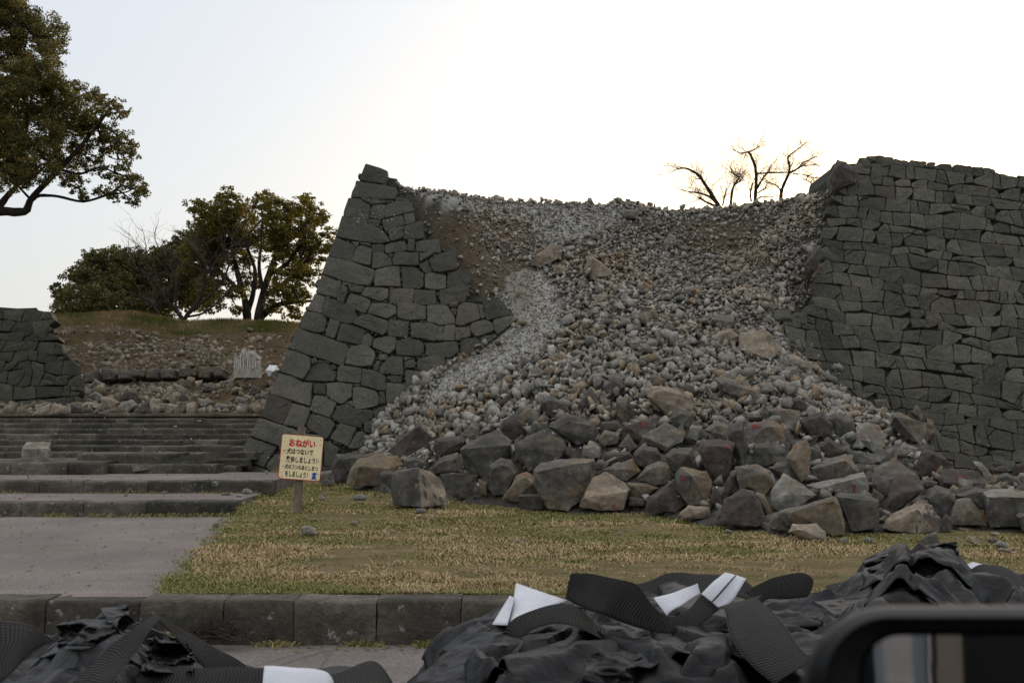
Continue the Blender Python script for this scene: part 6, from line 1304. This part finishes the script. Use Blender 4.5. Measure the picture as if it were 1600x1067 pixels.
def sheet_obj(name, poly, mat, bag, n=9, amp=.006, thick=.0025, lab=None):
    # poly: four corners (px, py, D), bilinear patch with soft buckles
    a, b, c_, d_ = [P(*q) for q in poly]; X = np.zeros((n + 1, n + 1, 3))
    for j in range(n + 1):
        for i in range(n + 1):
            s_, t_ = i / n, j / n; p = a * (1 - s_) * (1 - t_) + b * s_ * (1 - t_) + c_ * s_ * t_ + d_ * (1 - s_) * t_; k = mn.noise(Vector(p * 5)) * amp * 3 + ((1 - min(abs(mn.noise(Vector(p * 8) + Vector((5, 0, 0)))) * 3.5, 1)) * amp * 1.8 + (1 - min(abs(mn.noise(Vector(p * 19)))*3.2, 1)) * amp * .6) * (mat == 'bag'); X[j, i] = p + np.array([0, -k, k * .3])
    o = grid_obj(name, X, M[mat], bag, thick)
    if lab: o['label'] = lab
    return o
sheet_obj('label_sheet', [(806,911,4.25),(887,938,4.15),(828,957,4.0),(796,978,4.0)], 'tagw', B3, lab='large white cloth label standing out of the heap')
sheet_obj('label_flap', [(797,931,4.18),(804,934,4.1),(793,977,4.0),(769,976,4.02)], 'tagw', B3, lab='folded white flap beside the label')
sheet_obj('label_sheet', [(1497,888,4.85),(1520,878,4.85),(1560,888,4.7),(1505,896,4.7)], 'tagw', B5)
sheet_obj('fabric_flap', [(742,985,4.05),(820,1000,3.85),(790,1075,3.6),(640,1068,3.8)], 'bag', B3, n=34, amp=.012)
sheet_obj('fabric_flap', [(746,970,4.12),(768,985,4.0),(700,1020,3.95),(690,1015,4.05)], 'bag', B3, n=20, amp=.01)
sheet_obj('fabric_flap', [(920,1022,3.62),(1056,1012,3.68),(1050,1075,3.5),(905,1075,3.45)], 'bag', B6, n=34, amp=.02)
sheet_obj('fabric_flap', [(1056,1000,3.8),(1130,1002,3.85),(1100,1050,3.6),(1058,1048,3.62)], 'bag', B7, n=26, amp=.012)
sheet_obj('fabric_flap', [(1270,940,4.2),(1450,925,4.3),(1440,960,4.0),(1300,965,4.0)], 'bag', B4, n=30, amp=.015)
sheet_obj('fabric_flap', [(1340,880,4.75),(1400,850,4.8),(1412,880,4.6),(1350,902,4.55)], 'bag', B8, n=30, amp=.03)
sheet_obj('fabric_flap', [(1424,855,4.75),(1480,853,4.8),(1495,890,4.6),(1440,892,4.6)], 'bag', B9, n=30, amp=.035)
sheet_obj('fabric_flap', [(100,975,3.95),(200,968,3.95),(185,1010,3.75),(85,1012,3.75)], 'bag', B1, n=30, amp=.03)
sheet_obj('fabric_flap', [(170,955,4.1),(205,945,4.15),(225,985,4.0),(190,985,4.0)], 'bag', B1, n=24, amp=.03)
sheet_obj('fabric_flap', [(235,1000,3.85),(300,1000,3.9),(310,1050,3.6),(225,1055,3.6)], 'bag', B0, n=34, amp=.035)

# ------------------------------------------------------------------ the car the picture was taken from
car = empty('parked_car', (1.1, -.6, 0), label='dark parked car at the lower right, only its black door mirror showing', cat='car')
# mirror: rounded case, rubber lip, glass
def rr3(x0, x1, y0, y1, r_, D, n=10, tilt=0.):
    pts = []
    for cx_, cy_, a0 in ((x1 - r_, y0 + r_, 90), (x0 + r_, y0 + r_, 180), (x0 + r_, y1 - r_, 270), (x1 - r_, y1 - r_, 0)):
        for k in range(n + 1):
            a = R(a0 - 90 + 90 * k / n) if 0 else R(a0 + (90 * k / n) - 90 + 0)
            pts.append((cx_ + r_ * math.cos(a), cy_ - r_ * math.sin(a)))
    return [P(x, y, D + tilt * (x - 1500) / 1000) for x, y in pts]
def loops(name, rings, mat, parent, cap0=False, cap1=False):
    m_ = len(rings[0]); V = [p for r_ in rings for p in r_]; Fc = [[i * m_ + k, i * m_ + (k + 1) % m_, (i + 1) * m_ + (k + 1) % m_, (i + 1) * m_ + k] for i in range(len(rings) - 1) for k in range(m_)]
    if cap0: Fc.append(list(range(m_))[::-1])
    if cap1: Fc.append([(len(rings) - 1) * m_ + k for k in range(m_)])
    return obj(name, V, Fc, mat, parent, sharp=50)
TL = .06
case = loops('mirror_housing', [rr3(1346,1810,990,1300,62,.745,tilt=TL), rr3(1335,1822,982,1306,66,.735,tilt=TL), rr3(1290,1850,964,1325,100,.728,tilt=TL), rr3(1262,1870,951,1336,125,.735,tilt=TL), rr3(1250,1882,945,1342,142,.75,tilt=TL), rr3(1256,1878,948,1338,146,.78,tilt=TL), rr3(1300,1850,965,1320,140,.83,tilt=TL), rr3(1400,1760,1010,1270,110,.87,tilt=TL)], M['mirror_case'], car, cap1=True)
gl = rr3(1348,1808,992,1298,60,.742,tilt=TL); c_ = np.mean(gl, axis=0)
loops('mirror_glass', [gl, [c_ + (p - c_) * .5 + np.array([0, .0, 0]) for p in gl]], M['mirror'], car, cap1=True)
mb = MB(); mb.tube([P(1800,1250,.78), P(1900,1300,.76), P(2050,1350,.72)], [.035, .03, .04], 12); mb.build('mirror_arm', M['mirror_case'], car, smooth=True)
CFx, CFy = (.766, .643), (-.643, .766)      # car's forward and outward directions; the camera looks out of its open side window
def cbox(mb, s0, s1, d0, d1, z0, z1):
    V = []
    for z in (z0, z1):
        for d_ in (d0, d1):
            for s_ in (s0, s1): V.append((-.1 + CFx[0] * s_ + CFy[0] * d_, .1 + CFx[1] * s_ + CFy[1] * d_, z))
    mb.add(V, [[0, 2, 3, 1], [4, 5, 7, 6], [0, 1, 5, 4], [2, 6, 7, 3], [0, 4, 6, 2], [1, 3, 7, 5]])
mb = MB(); cbox(mb, -2.6, .9, -.08, 0, .3, 1.08); cbox(mb, -2.6, .46, -1.6, -1.52, .3, 1.8); cbox(mb, .57, 1.6, -1.6, -1.52, .3, 1.8); cbox(mb, -2.7, -2.6, -1.6, 0, .3, 1.25); cbox(mb, -2.7, .5, -1.6, -.12, 1.80, 1.86); cbox(mb, -2.6, 1.6, -1.6, -.1, .26, .32); cbox(mb, .46, .57, -1.6, -1.53, .3, .75); mb.build('car_body', M['carpaint'], car)  # far side closed but for a slot, so the mirror reflects mostly dark
mb = MB(); cbox(mb, -.95, -.75, -.75, -.25, .5, 1.62); cbox(mb, -.8, -.3, -.75, -.25, .5, .75); cbox(mb, -.95, -.75, -1.4, -.9, .5, 1.62); mb.build('seat', M['carpaint'], car)
mb = MB(); cbox(mb, -1.15, -1.0, -.14, -.06, 1.08, 1.82); cbox(mb, .585, .63, -1.52, -1.46, .4, 1.75); mb.build('pillar_trim', M['beige'], car)  # second pillar added on the far side to reflect as a beige strip
mb = MB(); cbox(mb, .535, .56, -1.56, -1.50, .5, 1.8); cbox(mb, .455, .47, -1.56, -1.50, .5, 1.8); mb.build('mirror_strip_bars', M['silver'], car)  # silver bars added at the slot to show as bright strips in the mirror
